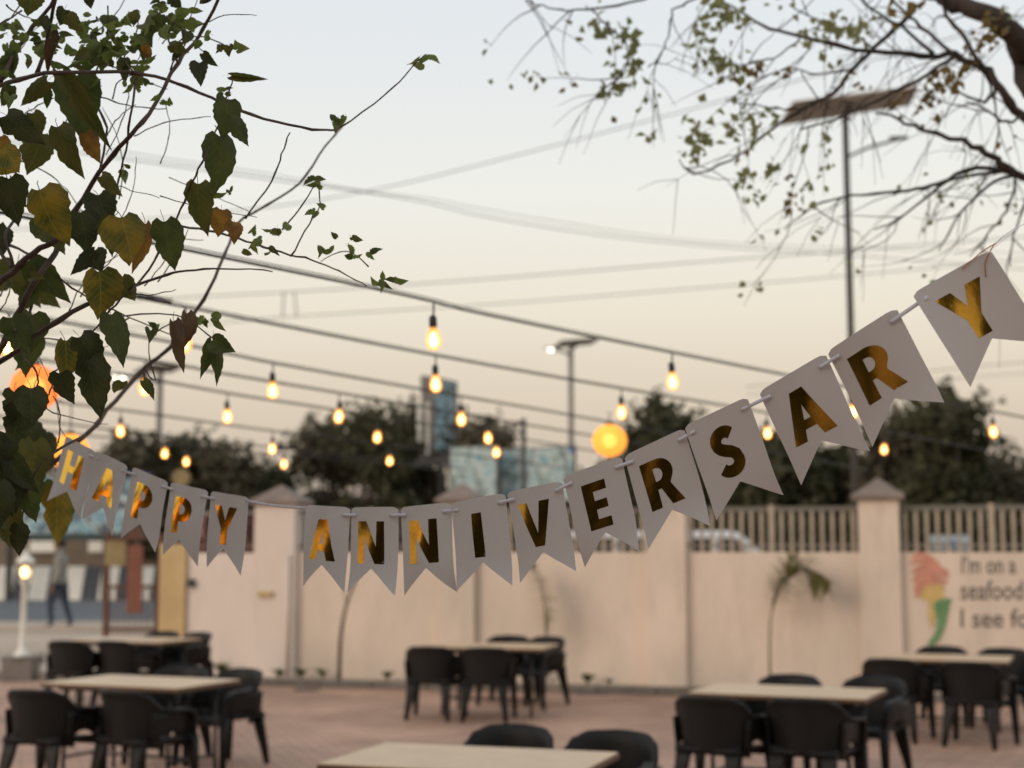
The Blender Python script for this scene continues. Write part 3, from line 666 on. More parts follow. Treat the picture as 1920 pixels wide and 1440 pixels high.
DR = [4.13,4.05,3.98,3.91,3.84,3.60,3.52,3.43,3.35,3.26,3.17,3.08,2.98,2.88,2.78,2.73]
CURL = [.006,-.008,.007,.009,.007, .010,.010,.010,.004,.008,.003,.002,-.003,.006,.009,-.008]
bn_root = empty('anniversary_banner', P(960, 1000, 3.3), 'white card pennant banner with gold foil letters reading HAPPY ANNIVERSARY', 'banner')
frames = []
for i, (ch, TL, TR, BR, BL) in enumerate(FLAGS):
    dl, dr = DL[i], DR[i]; a, b, c, d = P(*TL, dl), P(*TR, dr), P(*BR, dr), P(*BL, dl)
    nrm = (b-a).cross(d-a).normalized()
    if nrm.y > 0: nrm = -nrm
    cu, tw = CURL[i], rnd.uniform(-.003, .003); tlf, trt = [rnd.uniform(-.012, .012) for _ in range(2)]
    def S(u, v, lift=0., a=a, b=b, c=c, d=d, nrm=nrm, cu=cu, tw=tw, i=i, tlf=tlf, trt=trt):
        q = (a.lerp(b, u)).lerp(d.lerp(c, u), v)
        return q + nrm*(-cu*(4*(u-.5)**2) + tw*math.sin(v*3.1) + .0012*math.sin(9*u+7*v+i) + (tlf*(1-u)+trt*u)*max(0, (v-.62)/.38)**2 + lift)
    notch = .285 + rnd.uniform(-.012, .012)
    def flagpt(u, v):
        vm = 1 - notch*(1-abs(2*u-1)); uu = u
        vv = v*vm
        if v == 0 and (u < .01 or u > .99): vv = .03
        if v == 0 and (.01 < u < .09 or .91 < u < .99): vv = .004
        return S(uu, vv)
    m = MB(); m.grid(flagpt, 17, 11)
    fl = build(m, 'flag', M['paper'], bn_root, True, thick=.0006); es = fl.modifiers.new('crisp_edges', 'EDGE_SPLIT'); es.split_angle = R(50); fl['label'] = 'white swallow-tailed card flag with gold letter ' + ch
    # letter, cut into strips so that it follows the curl of the card
    wd, polys = glyph(ch); flat = [[Vector((x, y, 0)) for x, y in p] for p in polys]; allp = [q for p in flat for q in p]
    bm = bmesh.new(); bv = [bm.verts.new(q) for q in allp]
    for t in tessellate_polygon(flat): 
        try: bm.faces.new([bv[k] for k in t])
        except ValueError: pass
    bmesh.ops.remove_doubles(bm, verts=bm.verts, dist=1e-5)
    for k in range(1, 12):
        bmesh.ops.bisect_plane(bm, geom=bm.verts[:]+bm.edges[:]+bm.faces[:], plane_co=(wd*(k-.377)/12, 0, 0), plane_no=(1, 0, 0))
        bmesh.ops.bisect_plane(bm, geom=bm.verts[:]+bm.edges[:]+bm.faces[:], plane_co=(0, (k-.461)/12, 0), plane_no=(0, 1, 0))
    bmesh.ops.dissolve_degenerate(bm, dist=1e-4, edges=bm.edges)
    lh = .49; lw = wd*.49*1.46*(.94 if ch in 'SEV' else 1); u0 = .46-lw/2*.99; v0 = .165
    me = bpy.data.meshes.new('letter'); bmesh.ops.recalc_face_normals(bm, faces=bm.faces); bm.to_mesh(me); bm.free()
    for v in me.vertices:
        v.co = S(u0+lw*v.co.x/wd, v0+lh*(1-v.co.y), .0009) - WL[fl.name]
    me.materials.append(M['foil']); me.polygons.foreach_set('use_smooth', [True]*len(me.polygons)); me.update()
    o = bpy.data.objects.new('letter', me); link(o, fl); o['label'] = 'gold foil letter ' + ch
    frames.append(S)
def strip(p0, p1, n0, hw, name, sag=0.):
    m = MB(); p0, p1 = Vector(p0), Vector(p1); d = (p1-p0).normalized(); up = (Vector((0,0,1))-d*d.z).normalized(); N_ = 8
    for k in range(N_+1):
        q = p0.lerp(p1, k/N_) - Vector((0,0,sag*math.sin(math.pi*k/N_)))
        m.v += [q-up*hw, q+up*hw]
    for k in range(N_): m.f.append((2*k, 2*k+2, 2*k+3, 2*k+1))
    return build(m, name, M['ribbon'], bn_root, True, thick=.0008)
for i in range(len(frames)-1):
    A, B = frames[i], frames[i+1]
    if i == 4: strip(A(.94, .05, .002), B(.02, .04, -.002), None, .0035, 'ribbon', .004)
    else: strip(A(.865, .095, .0035), B(.135, .095, .0035), None, .0038, 'ribbon_tab')
S15 = frames[15]
m = MB(); m.tube(smooth_path([S15(.62, .03, .004), S15(.8, .0, .004), S15(.93, -.02, .003), P(1866, 457, 2.73)], 5), .0011, 6); build(m, 'tie_wire', M['copper'], bn_root, True)
m = MB(); m.tube(smooth_path([S15(.80, .20, .004), S15(.88, .08, .005), P(1862, 462, 2.725), P(1868, 456, 2.73)], 5), .0010, 6); build(m, 'tie_wire', M['copper'], bn_root, True)
m = MB(); m.tube(smooth_path([P(1866, 457, 2.73), P(1900, 430, 2.75), P(1990, 380, 3.0), P(2120, 250, 3.6)], 5), .0008, 5); build(m, 'tie_thread', M['ribbon'], bn_root, True)
m = MB(); m.tube(smooth_path([frames[0](.06, .03, .002), P(112, 800, 4.15), P(108, 770, 4.1), P(100, 730, 4.0), P(60, 640, 3.9)], 5), .0012, 5); build(m, 'tie_thread', M['bark_l'], bn_root, True)

# ================================================================== the leafy tree on the left
def leaf_mesh(var, rg):
    """ovate heart-shaped toothed leaf, length 1 along +Y from its stalk at the origin, face to +Z"""
    prof = [(0,.42),(.05,.74),(.11,.90),(.19,.985),(.28,1.0),(.37,.96),(.46,.90),(.55,.80),(.64,.68),(.72,.54),(.80,.385),(.87,.235),(.94,.11),(1,.008)]
    m = MB(); cols = [-1,-.6,-.28,0,.28,.6,1]; fold = {0:.14, 1:.42, 2:.95, 3:.25, 4:.1}[var]; droop = {0:.16, 1:.30, 2:.15, 3:.60, 4:.28}[var]; hwid = .40 if var != 4 else .30
    tw_ = rg.uniform(-.5, .5); asym = rg.uniform(-.10, .10); bend = rg.uniform(-.10, .10); bite = rg.randrange(3, 10) if rg.random() < .5 else -1
    for i, (t, w_) in enumerate(prof):
        for c in cols:
            e = abs(c) == 1; tooth = (1+(.045 if i % 2 else -.045)+rg.uniform(-.03, .03)) if e and .04 < t < .96 else 1
            if e and c > 0 and i == bite: tooth *= .72
            x = c*w_*hwid*tooth*(1+asym*c); y = t - (.11*max(0, 1-t/.25)*(abs(c)**1.5)) + (.012 if e and i % 2 else 0)
            z = fold*abs(x)*(-1 if var in (0, 3) else 1)*.9 - droop*t*t + .035*math.sin(8*t+2.5*c)*abs(c) + tw_*x*t*.8
            m.v.append(Vector((x + bend*t*t, y, z)))
    n = len(cols)
    for i in range(len(prof)-1):
        for k in range(n-1):
            a = i*n+k; m.f.append((a, a+1, a+1+n, a+n))
    m.tube([(0,.02,.0), (.01,-.08,.0), (.04,-.17,-.03), (.05,-.26,-.10)], [.010,.008,.008,.008], 4)
    return m
LM = {}
lrg = random.Random(3)
NV = 10
for cc in 'KGMYOLB':
    for var in range(NV): LM[cc, var] = leaf_mesh(var % 5, lrg).mesh('leaf', M['leaf_'+cc], True)
TX, TY = -2.55, 4.75
lt = empty('leafy_tree', (TX, TY, 0), 'heart-leaved green and yellow tree reaching in from the left edge', 'tree')
def put_leaf(x0, y0, x1, y1, wpx, c, D, var=None, roll=0.):
    a = P(x0, y0, D); b = P(x1, y1, D + rnd.uniform(-.03, .03)); d = b-a; Ln = d.length
    if var is None: var = rnd.choice([0, 0, 1, 3, 3])
    var += 5*rnd.randrange(2)
    dn = d.normalized(); tocam = (Vector((0, 0, CH))-a).normalized(); zz = (tocam - dn*tocam.dot(dn)).normalized()
    zz = Matrix.Rotation(roll + rnd.uniform(-.55, .55), 3, dn) @ zz; xx = dn.cross(zz)
    ws = (wpx/(2*.40))/math.hypot(x1-x0, y1-y0) if wpx else 1
    if var % 5 == 4: ws *= 1.3
    mtx = Matrix((xx*ws, dn, zz)).transposed().to_4x4() @ Matrix.Scale(Ln*1.0, 4); mtx.translation = a - WL[lt.name]
    o = bpy.data.objects.new('leaf', LM[c, var]); link(o, lt); o.matrix_local = mtx; return o
BIG = [ # base, tip, width, colour, depth
 (414,256,425,352,70,'G',3.3),(371,345,367,438,63,'M',3.3),(308,416,322,508,62,'G',3.35),(428,186,418,240,44,'G',3.3),(432,222,466,273,42,'G',3.25),(434,142,502,148,17,'M',3.3,2),
 (415,393,404,434,44,'O',3.4),(440,416,443,443,26,'O',3.4),(138,146,162,254,82,'G',3.45,1),(118,140,200,268,40,'M',3.35,1),(88,152,28,196,34,'M',3.3),(12,216,66,262,52,'K',3.3),
 (108,238,126,320,54,'M',3.35),(62,212,84,255,44,'M',3.5),(78,250,70,312,62,'M',3.5),(160,250,186,300,34,'O',3.4),(5,278,42,318,58,'Y',3.3),(-15,300,30,330,50,'Y',3.4),
 (74,356,90,444,78,'Y',3.3),(14,336,30,424,80,'K',3.4),(150,398,168,462,64,'K',3.45),(184,366,205,424,54,'K',3.5),(228,408,252,492,84,'Y',3.3),(272,420,270,508,46,'O',3.38),
 (205,412,212,482,52,'G',3.4),(190,330,226,364,28,'M',3.4),(186,510,196,598,78,'Y',3.35),(226,522,246,572,46,'M',3.4),(178,472,134,514,30,'K',3.45),(176,470,186,506,36,'K',3.5),
 (208,590,230,682,50,'G',3.3),(326,604,336,694,30,'B',3.35),(350,588,356,652,34,'B',3.4),(398,640,376,712,28,'G',3.35),(398,640,432,660,34,'G',3.3),(404,648,415,708,26,'G',3.35),
 (122,640,132,718,58,'Y',3.4),(150,632,190,694,58,'K',3.3),(166,674,178,772,64,'K',3.3),(112,700,116,760,58,'K',3.25),(58,728,62,796,62,'K',3.35),(28,735,20,800,60,'K',3.5),
 (230,716,214,742,22,'M',3.5),(268,714,292,750,22,'G',3.5),(40,800,84,862,64,'K',4.4),(82,816,92,874,50,'K',4.5),(12,868,36,956,76,'K',3.5),(60,856,56,952,66,'K',4.5),(14,950,20,1034,52,'M',3.5),
 (108,916,106,1012,62,'Y',4.6),(20,596,44,660,58,'G',3.4),(60,590,70,650,50,'G',3.5),(38,760,30,830,60,'K',3.5),(0,818,10,890,60,'K',3.45),(40,890,46,985,60,'G',3.5),
 (58,-16,60,28,54,'M',3.3),(165,-14,168,16,26,'K',3.3),(126,28,148,62,34,'M',3.3),(122,18,108,48,32,'K',3.4),(84,30,90,62,22,'K',3.4),(114,72,84,134,22,'B',3.4,2),
 (300,26,285,58,30,'G',3.5),(330,28,328,66,36,'G',3.5),(352,36,360,60,26,'L',3.5),(290,42,272,52,18,'M',3.5),(272,84,284,118,20,'O',3.4),(380,100,400,128,22,'K',3.4),(374,118,376,152,26,'K',3.4),
 (340,95,322,116,14,'K',3.5,2),(350,58,348,82,24,'G',3.5),(268,62,280,80,22,'G',3.5),(396,-2,372,8,12,'K',3.5,2),(322,-8,330,10,22,'K',3.5),(225,40,232,60,20,'L',3.5),(202,28,208,46,20,'G',3.5),
 (186,78,166,100,30,'L',3.5),(196,84,186,132,32,'G',3.5),(176,96,150,126,30,'G',3.5),(232,108,225,140,22,'G',3.5),(20,160,-4,196,30,'G',3.4),(28,176,8,186,24,'G',3.4),(0,256,10,300,40,'O',3.5),
 (0,430,4,470,40,'K',3.5),(90,170,84,205,18,'G',3.4),(30,80,16,112,22,'L',3.5),(46,62,38,84,16,'L',3.5),(66,86,76,104,14,'L',3.5),(18,100,28,136,24,'G',3.5),(0,110,4,150,36,'G',3.5),
 (-4,905,6,985,70,'K',3.4),(34,985,26,1040,40,'K',3.5),(80,905,92,960,40,'G',4.6)]
XL = random.Random(77)
for k in range(26):      # the dense edge of the crown
    x = XL.uniform(-40, 78)*(1 if XL.random() < .75 else 1.25); y = XL.uniform(330, 990); l = XL.uniform(48, 88); a = R(90+XL.uniform(-50, 50))
    if 650 < y < 800: continue
    BIG.append((x, y, x+l*math.cos(a), y+l*math.sin(a), l*XL.uniform(.5, .75), XL.choice('KGGGMMMY' if y < 800 else 'KKGGM'), XL.uniform(3.9, 4.9) if (x > 40 and y > 780) else XL.uniform(3.4, 4.0)))
for L_ in BIG:
    put_leaf(*L_[:7], var=(L_[7] if len(L_) > 7 else None))
SMALL = [(637,228),(628,224),(646,218),(790,118),(800,104),(786,108),(600,345),(592,338),(604,352),(608,390),(590,396),(520,428),(534,430),(508,434),(472,436),(490,448),(505,462),(496,476),(600,462),(632,446),(620,470),(660,444),(652,462),(694,472),(660,482),(718,524),(738,526),(712,532),
         (390,602),(398,596),(382,598),(470,462),(455,470),(230,318),(238,326),(244,312),(60,520),(48,528),(380,80),(392,66),(430,86),(446,92),(418,94),(410,232),(424,168),(432,176),(416,172),(400,365),(428,362),(434,350),(250,160),(262,172),(276,158),(312,190),(320,196),(282,58),(256,40),(240,30),(262,26),(310,10),(298,2),(356,20),(365,46),(248,84),(256,96),(210,100),(174,120),(160,112),(140,120),(206,66),(192,52),(300,70),(312,46),(282,620),(292,612),(235,600),(300,180),(338,78),(246,118),(200,112),(215,84),(262,70)]
for k in range(85):
    x = XL.uniform(0, 350); y = XL.gauss(70, 38)+ (20 if x < 120 else 0); SMALL.append((x, y))
for x, y in SMALL:
    for k in range(rnd.choice([1, 2])):
        a = U(0, 2*math.pi); l = U(13, 27); put_leaf(x, y, x+l*math.cos(a), y+l*math.sin(a)*.8+3, l*U(.45, .75), rnd.choice('LLLGM'), U(3.3, 3.6), rnd.choice([1, 2, 3, 4]), U(-.8, .8))
BR_L = [ # picture path, start / end radius in px, depth
 ([(-220,900),(-90,780),(-10,672),(40,575),(75,515),(110,462),(127,420),(187,323),(235,262),(280,213),(333,117),(372,70),(410,0),(440,-70)], 7, 3.2, 3.5),
 ([(-220,560),(-60,570),(10,522),(62,475),(115,447),(145,440),(176,428)], 8, 3.2, 3.5), ([(-220,300),(-60,170),(0,160),(70,140),(130,137),(250,137),(330,155),(420,195),(520,230),(600,243),(640,237),(720,180),(770,130),(792,106)], 5, 1.0, 3.4),
 ([(70,137),(90,67),(103,0),(112,-60)], 4.5, 3, 3.4), ([(0,150),(50,67),(95,10),(120,-40)], 4.5, 3, 3.45), ([(640,240),(610,275),(560,345),(500,385),(450,415),(430,455),(410,505),(370,580),(320,650),(270,690),(200,770),(160,816),(40,905),(-180,960)][::-1], 5, 1.6, 4.5),
 ([(460,410),(510,340),(528,290),(543,250)], 2, 1.2, 3.5), ([(-200,800),(37,655),(62,632),(160,572),(217,560),(250,537),(300,520),(350,507),(420,503),(510,508)], 6, 1.2, 3.5), ([(250,537),(217,572),(175,620),(120,690),(90,740)], 2.2, 1.5, 3.5),
 ([(327,423),(390,432),(463,452),(526,473),(585,487),(637,508),(689,536)], 2.6, 1.2, 3.45), ([(255,140),(245,220),(232,300),(215,370),(205,410)], 2.6, 1.5, 3.5), ([(245,550),(290,490),(330,410),(360,345),(385,290),(410,232),(425,185),(436,150)], 2.6, 1.4, 3.36),
 ([(545,480),(580,420),(600,385),(596,345)], 1.8, 1.0, 3.5), ([(530,430),(560,395),(592,345)], 1.8, 1., 3.5), ([(-100,440),(0,455),(60,480),(100,512),(150,550),(215,582),(320,627)], 3, 1.2, 3.6), ([(75,515),(60,560),(55,610),(40,660),(70,700),(60,760)], 3, 1.5, 3.5),
 ([(187,323),(200,240),(170,170),(190,110),(200,70),(202,10)], 2.6, 1.3, 3.5), ([(333,117),(318,80),(300,30),(296,-20)], 2.4, 1.4, 3.5), ([(320,130),(350,80),(380,68),(440,92)], 1.8, 1, 3.5), ([(250,137),(232,110),(250,80),(262,30)], 1.8, 1, 3.5),
 ([(130,170),(200,185),(250,200),(310,205)], 1.5, 1, 3.6), ([(240,160),(236,210),(200,290)], 1.3, 1, 3.6), ([(-60,380),(20,500),(10,440),(30,400),(20,330)], 4, 1.5, 3.5), ([(160,816),(100,850),(60,900),(40,980)], 3, 1.5, 3.55),
 ([(270,690),(290,712),(280,640),(330,600)], 1.4, 1, 3.5), ([(100,700),(150,655),(200,600),(330,590),(400,636)], 1.6, 1.2, 3.5), ([(690,500),(650,470),(600,490)], 1.3, .8, 3.5), ([(40,20),(0,45),(-30,60)], 1.8, 1, 3.4), ([(45,0),(20,34),(0,46)], 1.4, 1, 3.4),
 ([(110,830),(112,780),(100,742)], 1.3, 1.1, 3.7), ([(30,620),(0,650),(-60,700)], 3, 3, 3.5), ([(210,185),(225,150),(260,140)], 1.4, 1, 3.5), ([(150,655),(125,640),(60,632)], 1.6, 1.3, 3.5)]
for k in range(34):     # fine web of twigs
    x = XL.uniform(-10, 330); y = XL.uniform(10, 800)*(1 if x < 160 else .8); a = R(XL.uniform(-75, -25) if XL.random() < .7 else XL.uniform(10, 40)); l = XL.uniform(60, 190); b = XL.uniform(-.5, .5)
    BR_L.append(([(x+l*t*math.cos(a+b*t), y+l*t*math.sin(a+b*t)) for t in (0, .33, .66, 1)], XL.uniform(1.1, 1.7), .7, XL.uniform(3.4, 3.9)))
def px_tube(pts, r0, r1, D, name, mt, root, jit=.0, sides=6):
    n = len(pts); q = [P(x, y, D + .10*math.sin(i*1.3+pts[0][0])) for i, (x, y) in enumerate(pts)]; q = smooth_path(q, 4)
    k = D/F; rad = [(r0+(r1-r0)*i/(len(q)-1))*k*(1+(.25 if i % 5 == 0 else 0)) for i in range(len(q))]
    if jit: q = [v+Vector((U(-jit, jit), U(-jit, jit), U(-jit, jit))) for v in q]
    m = MB(); m.tube(q, rad, sides); return build(m, name, mt, root, True)
for pts, r0, r1, D in BR_L: px_tube(pts, r0, r1, D, 'branch', M['bark_l'], lt, .002)
m = MB(); tp = smooth_path([(TX, TY, -.05), (TX+.04, TY-.02, .6), (TX-.05, TY, 1.3), (TX+.05, TY-.05, 1.9), (TX+.02, TY-.1, 2.6), (TX+.1, TY, 3.4)], 4)
m.tube(tp, [.09-.05*i/len(tp) for i in range(len(tp))], 10); build(m, 'trunk', M['bark_l'], lt, True)
for z, px, py in ((1.7, -220, 960), (1.75, -220, 900), (2.05, -200, 800), (2.3, -220, 560), (2.6, -220, 300)):   # limbs joining trunk and branches outside the picture
    m = MB(); e = P(px, py, 3.5); m.tube(smooth_path([(TX, TY-.05, z-.15), (TX+.1, TY-.1, z-.02), e], 4), [.03, .028, .026, .024, .022, .02, .018, .016, .012][:9], 8); build(m, 'limb', M['bark_l'], lt, True)

# ================================================================== the bare tree on the right
RX, RY = 3.25, 6.9
rt = empty('spreading_tree', (RX, RY, 0), 'dark spreading tree with thin drooping twigs and sparse pale leaves at upper right', 'tree')
m = MB(); tp = smooth_path([(RX+.3, RY+.2, -.05), (RX+.2, RY, 1.2), (RX+.3, RY, 2.2), (RX+.1, RY-.1, 3.2), (RX, RY, 4.2), (RX-.4, RY+.2, 5.4)], 5)
m.tube(tp, [.24-.14*i/len(tp) for i in range(len(tp))], 12); build(m, 'trunk', M['bark_r'], rt, True)
BR_R = [([(2180,330),(2010,200),(1935,120),(1905,70),(1860,32),(1790,6),(1740,-12),(1640,-50)], 32, 9, 6.6), ([(1960,120),(1905,70),(1912,105),(1930,180)], 18, 14, 6.6), ([(2200,420),(2000,275),(1920,218),(1880,165),(1840,125),(1790,105),(1750,102),(1640,95),(1500,72),(1420,42),(1330,-10)], 11, 1.6, 6.5),
 ([(1790,105),(1720,150),(1640,190),(1590,215),(1500,245)], 4, 1.5, 6.4), ([(1720,10),(1690,40),(1640,90),(1600,130),(1560,175),(1530,190),(1450,240),(1390,290),(1310,325),(1285,315),(1275,300)], 5, 1.2, 6.5), ([(2200,390),(2000,340),(1905,326),(1870,300),(1820,272),(1750,250),(1700,235),(1640,208)], 10, 1.8, 6.7),
 ([(1905,326),(1830,315),(1760,345),(1700,358),(1620,365),(1540,382),(1470,430)], 5, 1.2, 6.7), ([(1905,326),(1850,350),(1800,400),(1760,470)], 4, 1.2, 6.7), ([(1880,320),(1780,340),(1700,400),(1640,432)], 4, 1.2, 6.6), ([(1750,102),(1690,50),(1640,20),(1590,-30)], 4, 2, 6.5),
 ([(1840,125),(1800,60),(1770,20),(1765,-30)], 5, 3, 6.5), ([(1790,105),(1740,60),(1690,20),(1660,-30)], 4, 2, 6.4), ([(1870,160),(1860,180),(1840,190),(1790,170),(1770,150)], 4, 1.5, 6.5), ([(1560,175),(1500,205),(1440,200),(1360,190)], 2.5, 1, 6.4),
 ([(1500,72),(1450,110),(1400,120),(1360,150)], 2, 1, 6.4), ([(1330,-10),(1290,5),(1262,20),(1255,60),(1240,100),(1215,126)], 2.4, 1.2, 6.2), ([(1270,-30),(1180,5),(1080,20),(1030,15),(985,0)], 2.6, 1.2, 6.2), ([(1110,15),(1130,40),(1165,70),(1180,110),(1160,150),(1132,178)], 1.8, 1., 6.2),
 ([(1840,125),(1860,170),(1870,230),(1865,300)], 3, 1.2, 6.5), ([(1920,215),(1890,230),(1840,200),(1810,190)], 3.5, 1.2, 6.5), ([(1905,326),(1895,380),(1860,430),(1820,480)], 3, 1, 6.7), ([(1930,330),(1925,380),(1900,440),(1895,500)], 3, 1, 6.7), ([(1640,95),(1600,60),(1540,40),(1480,10)], 2.6, 1.2, 6.5), ([(1600,130),(1540,140),(1470,130),(1400,160)], 2, 1, 6.4)]
rtw = []
for pts, r0, r1, D in BR_R:
    px_tube(pts, r0, r1, D, 'branch', M['bark_r'], rt, .012 if r0 > 6 else .006, 8 if r0 > 6 else 6)
    if r1 < 4: rtw.append((pts, D))
tr = random.Random(11); tw = MB(); lf = MB(); lf2 = MB(); ntw = 0
def leaf_quad(mb, c, size, rg, droop=True):
    d = Vector((rg.uniform(-1, 1), rg.uniform(-1, 1), rg.uniform(-1.3, .5))).normalized(); s_ = d.orthogonal().normalized(); s_ = Matrix.Rotation(rg.uniform(0, 6.28), 3, d) @ s_; n_ = d.cross(s_)*.15
    l, w_ = size, size*.34; k = len(mb.v)
    mb.v += [c, c+d*l*.45+s_*w_+n_*l, c+d*l, c+d*l*.45-s_*w_+n_*l]; mb.f += [(k, k+1, k+2), (k, k+2, k+3)]
def spray(pos, n, rad, mb, rg, size=(.045, .085)):
    for _ in range(n):
        g_ = Vector((rg.gauss(0, 1), rg.gauss(0, 1), rg.gauss(0, 1)))*rad*.55; leaf_quad(mb, pos+g_, rg.uniform(*size), rg)
for pts, D in rtw:
    q = smooth_path([P(x, y, D) for x, y in pts], 5)
    n = max(5, int(sum((b-a).length for a, b in zip(q, q[1:]))/.135))
    for k in range(n):
        t = tr.uniform(.12, 1)**.8*(len(q)-1); i = min(int(t), len(q)-2); p0 = q[i].lerp(q[i+1], t-i); along = (q[i+1]-q[i]).normalized()
        side = Vector((tr.uniform(-1, 1), tr.uniform(-1, 1), tr.uniform(-.9, .5))).normalized(); d = (along*.55+side*1.0+Vector((-.12, 0, -.05))).normalized(); Lt = tr.uniform(.15, .55); hook = Vector((tr.uniform(-.30, .18), tr.uniform(-.2, .2), tr.uniform(-.34, .16)))
        pp = [p0]; cur = p0.copy()
        for s_ in range(6):
            d = (d + hook + Vector((tr.uniform(-.16, .16), tr.uniform(-.16, .16), tr.uniform(-.16, .16)))).normalized(); cur = cur + d*Lt/6; pp.append(cur.copy())
        tw.tube(pp, [.0034-.0026*j/6 for j in range(7)], 4, False); ntw += 1
        if tr.random() < .5:
            for s_ in range(2):
                j = tr.randrange(2, 6); d2 = (pp[j]-pp[j-1]).normalized(); d2 = (d2+Vector((tr.uniform(-1, 1), tr.uniform(-1, 1), tr.uniform(-1, .6)))*.8).normalized(); tw.tube([pp[j], pp[j]+d2*.12, pp[j]+d2*.22+Vector((0, 0, -.03))], [.002, .0015, .001], 3, False)
        if tr.random() < .34: spray(pp[-1], tr.randrange(2, 7), .05, lf if tr.random() < .8 else lf2, tr, (.025, .055))
o = build(tw, 'twigs', M['bark_r'], rt, True); o['kind'] = 'stuff'
for px, py, n, rr, bronze in [(1112,35,12,.07,0),(1128,60,8,.05,0),(1152,52,14,.07,0),(1168,70,10,.06,0),(1182,95,12,.06,0),(1170,125,14,.07,0),(1190,130,9,.06,0),(1155,150,10,.05,0),(1140,170,10,.045,0),(1352,12,34,.10,0),(1368,35,16,.08,0),(1310,75,16,.07,0),(1322,92,18,.06,0),(1358,118,24,.08,0),(1375,130,10,.07,0),(1408,122,12,.06,1),(1520,62,16,.08,0),(1560,45,18,.08,0),(1575,55,26,.09,0),(1612,55,14,.06,0),(1310,270,30,.07,0),(1303,240,12,.05,0),(1385,250,16,.07,0),(1440,215,12,.06,0),(1450,305,10,.045,0),(1392,328,10,.045,0),(1412,362,12,.05,0),(1515,362,9,.05,0),(1487,385,14,.05,1),(1745,165,14,.06,1),(1770,160,12,.05,1),(1738,195,12,.05,1),(1790,140,9,.05,1),(1865,50,12,.06,1),(1850,80,10,.06,1),(1540,260,8,.05,0),(1610,150,8,.06,1),(1470,10,10,.08,0),(1420,235,9,.06,0),(1700,20,10,.07,1)]:
    spray(P(px, py, tr.uniform(6.2, 6.6)), int(n*.95), rr, lf2 if bronze else lf, tr, (.032, .070))
o = build(lf, 'leaves', M['fol_r'], rt); o['kind'] = 'stuff'
o = build(lf2, 'bronze_leaves', M['fol_r2'], rt); o['kind'] = 'stuff'

# ================================================================== far trees
def far_tree(px, ytop, wpx, D, label, mt, seed, ybase=1030, n=7500, lobes=11, size=.36):
    rg = random.Random(seed); top = P(px, ytop, D); kpx = D/F; hw = wpx*kpx/2; base = Vector((top.x, D, .3)); H_ = top.z-base.z
    r = empty('roadside_tree', base, label, 'tree', 'dark trees beyond the road')
    m = MB(); th = H_*.55; m.tube(smooth_path([base-Vector((0, 0, .1)), base+Vector((rg.uniform(-.2, .2), 0, th*.5)), base+Vector((rg.uniform(-.3, .3), 0, th))], 4), [.2, .19, .18, .17, .16, .15, .13, .11, .09], 8); build(m, 'trunk', M['bark_r'], r, True)
    for _ in range(4):
        a = rg.uniform(0, 6.28); m = MB(); m.tube([base+Vector((0, 0, th*.6)), base+Vector((math.cos(a)*hw*.4, math.sin(a)*hw*.3, th*.95)), base+Vector((math.cos(a)*hw*.65, math.sin(a)*hw*.5, H_*.78))], [.09, .06, .02], 6); build(m, 'branch', M['bark_r'], r, True)
    LB = [(Vector((0, 0, H_*.80)), H_*.19)]
    for k in range(lobes):
        a = rg.uniform(0, 6.28); zz = rg.uniform(.22, .82); rr = math.sqrt(max(.05, 1-((zz-.45)/.52)**2)); LB.append((Vector((math.cos(a)*hw*rr*rg.uniform(.35, .78), math.sin(a)*hw*.7*rr*rg.uniform(.2, .8), H_*zz)), hw*rg.uniform(.26, .44)))
    cm = MB()
    for _ in range(n):
        c, rad = rg.choice(LB); v = Vector((rg.gauss(0, 1), rg.gauss(0, 1), rg.gauss(0, 1))).normalized(); k = rg.random()**.45*(1+.18*math.sin(v.x*5+c.x*3)*math.cos(v.z*6+c.z))
        q = base + c + Vector((v.x*rad, v.y*rad, v.z*rad*.8))*k
        if q.z < base.z+.3: continue
        leaf_quad(cm, q, rg.uniform(.6, 1.5)*size, rg)
        cm.v[-3] += Vector((rg.uniform(-.05, .05), 0, rg.uniform(-.05, .05)))
    for _ in range(170):   # loose outer sprays
        c, rad = rg.choice(LB); v = Vector((rg.gauss(0, 1), rg.gauss(0, .4), rg.gauss(0, 1)+.5)).normalized()
        for j in range(10): leaf_quad(cm, base+c+Vector((v.x, v.y, v.z*.8))*rad*(.95+.05*j)+Vector((rg.uniform(-.1, .1),)*3), size*.7, rg)
    o = build(cm, 'crown', mt, r); o['kind'] = 'stuff'
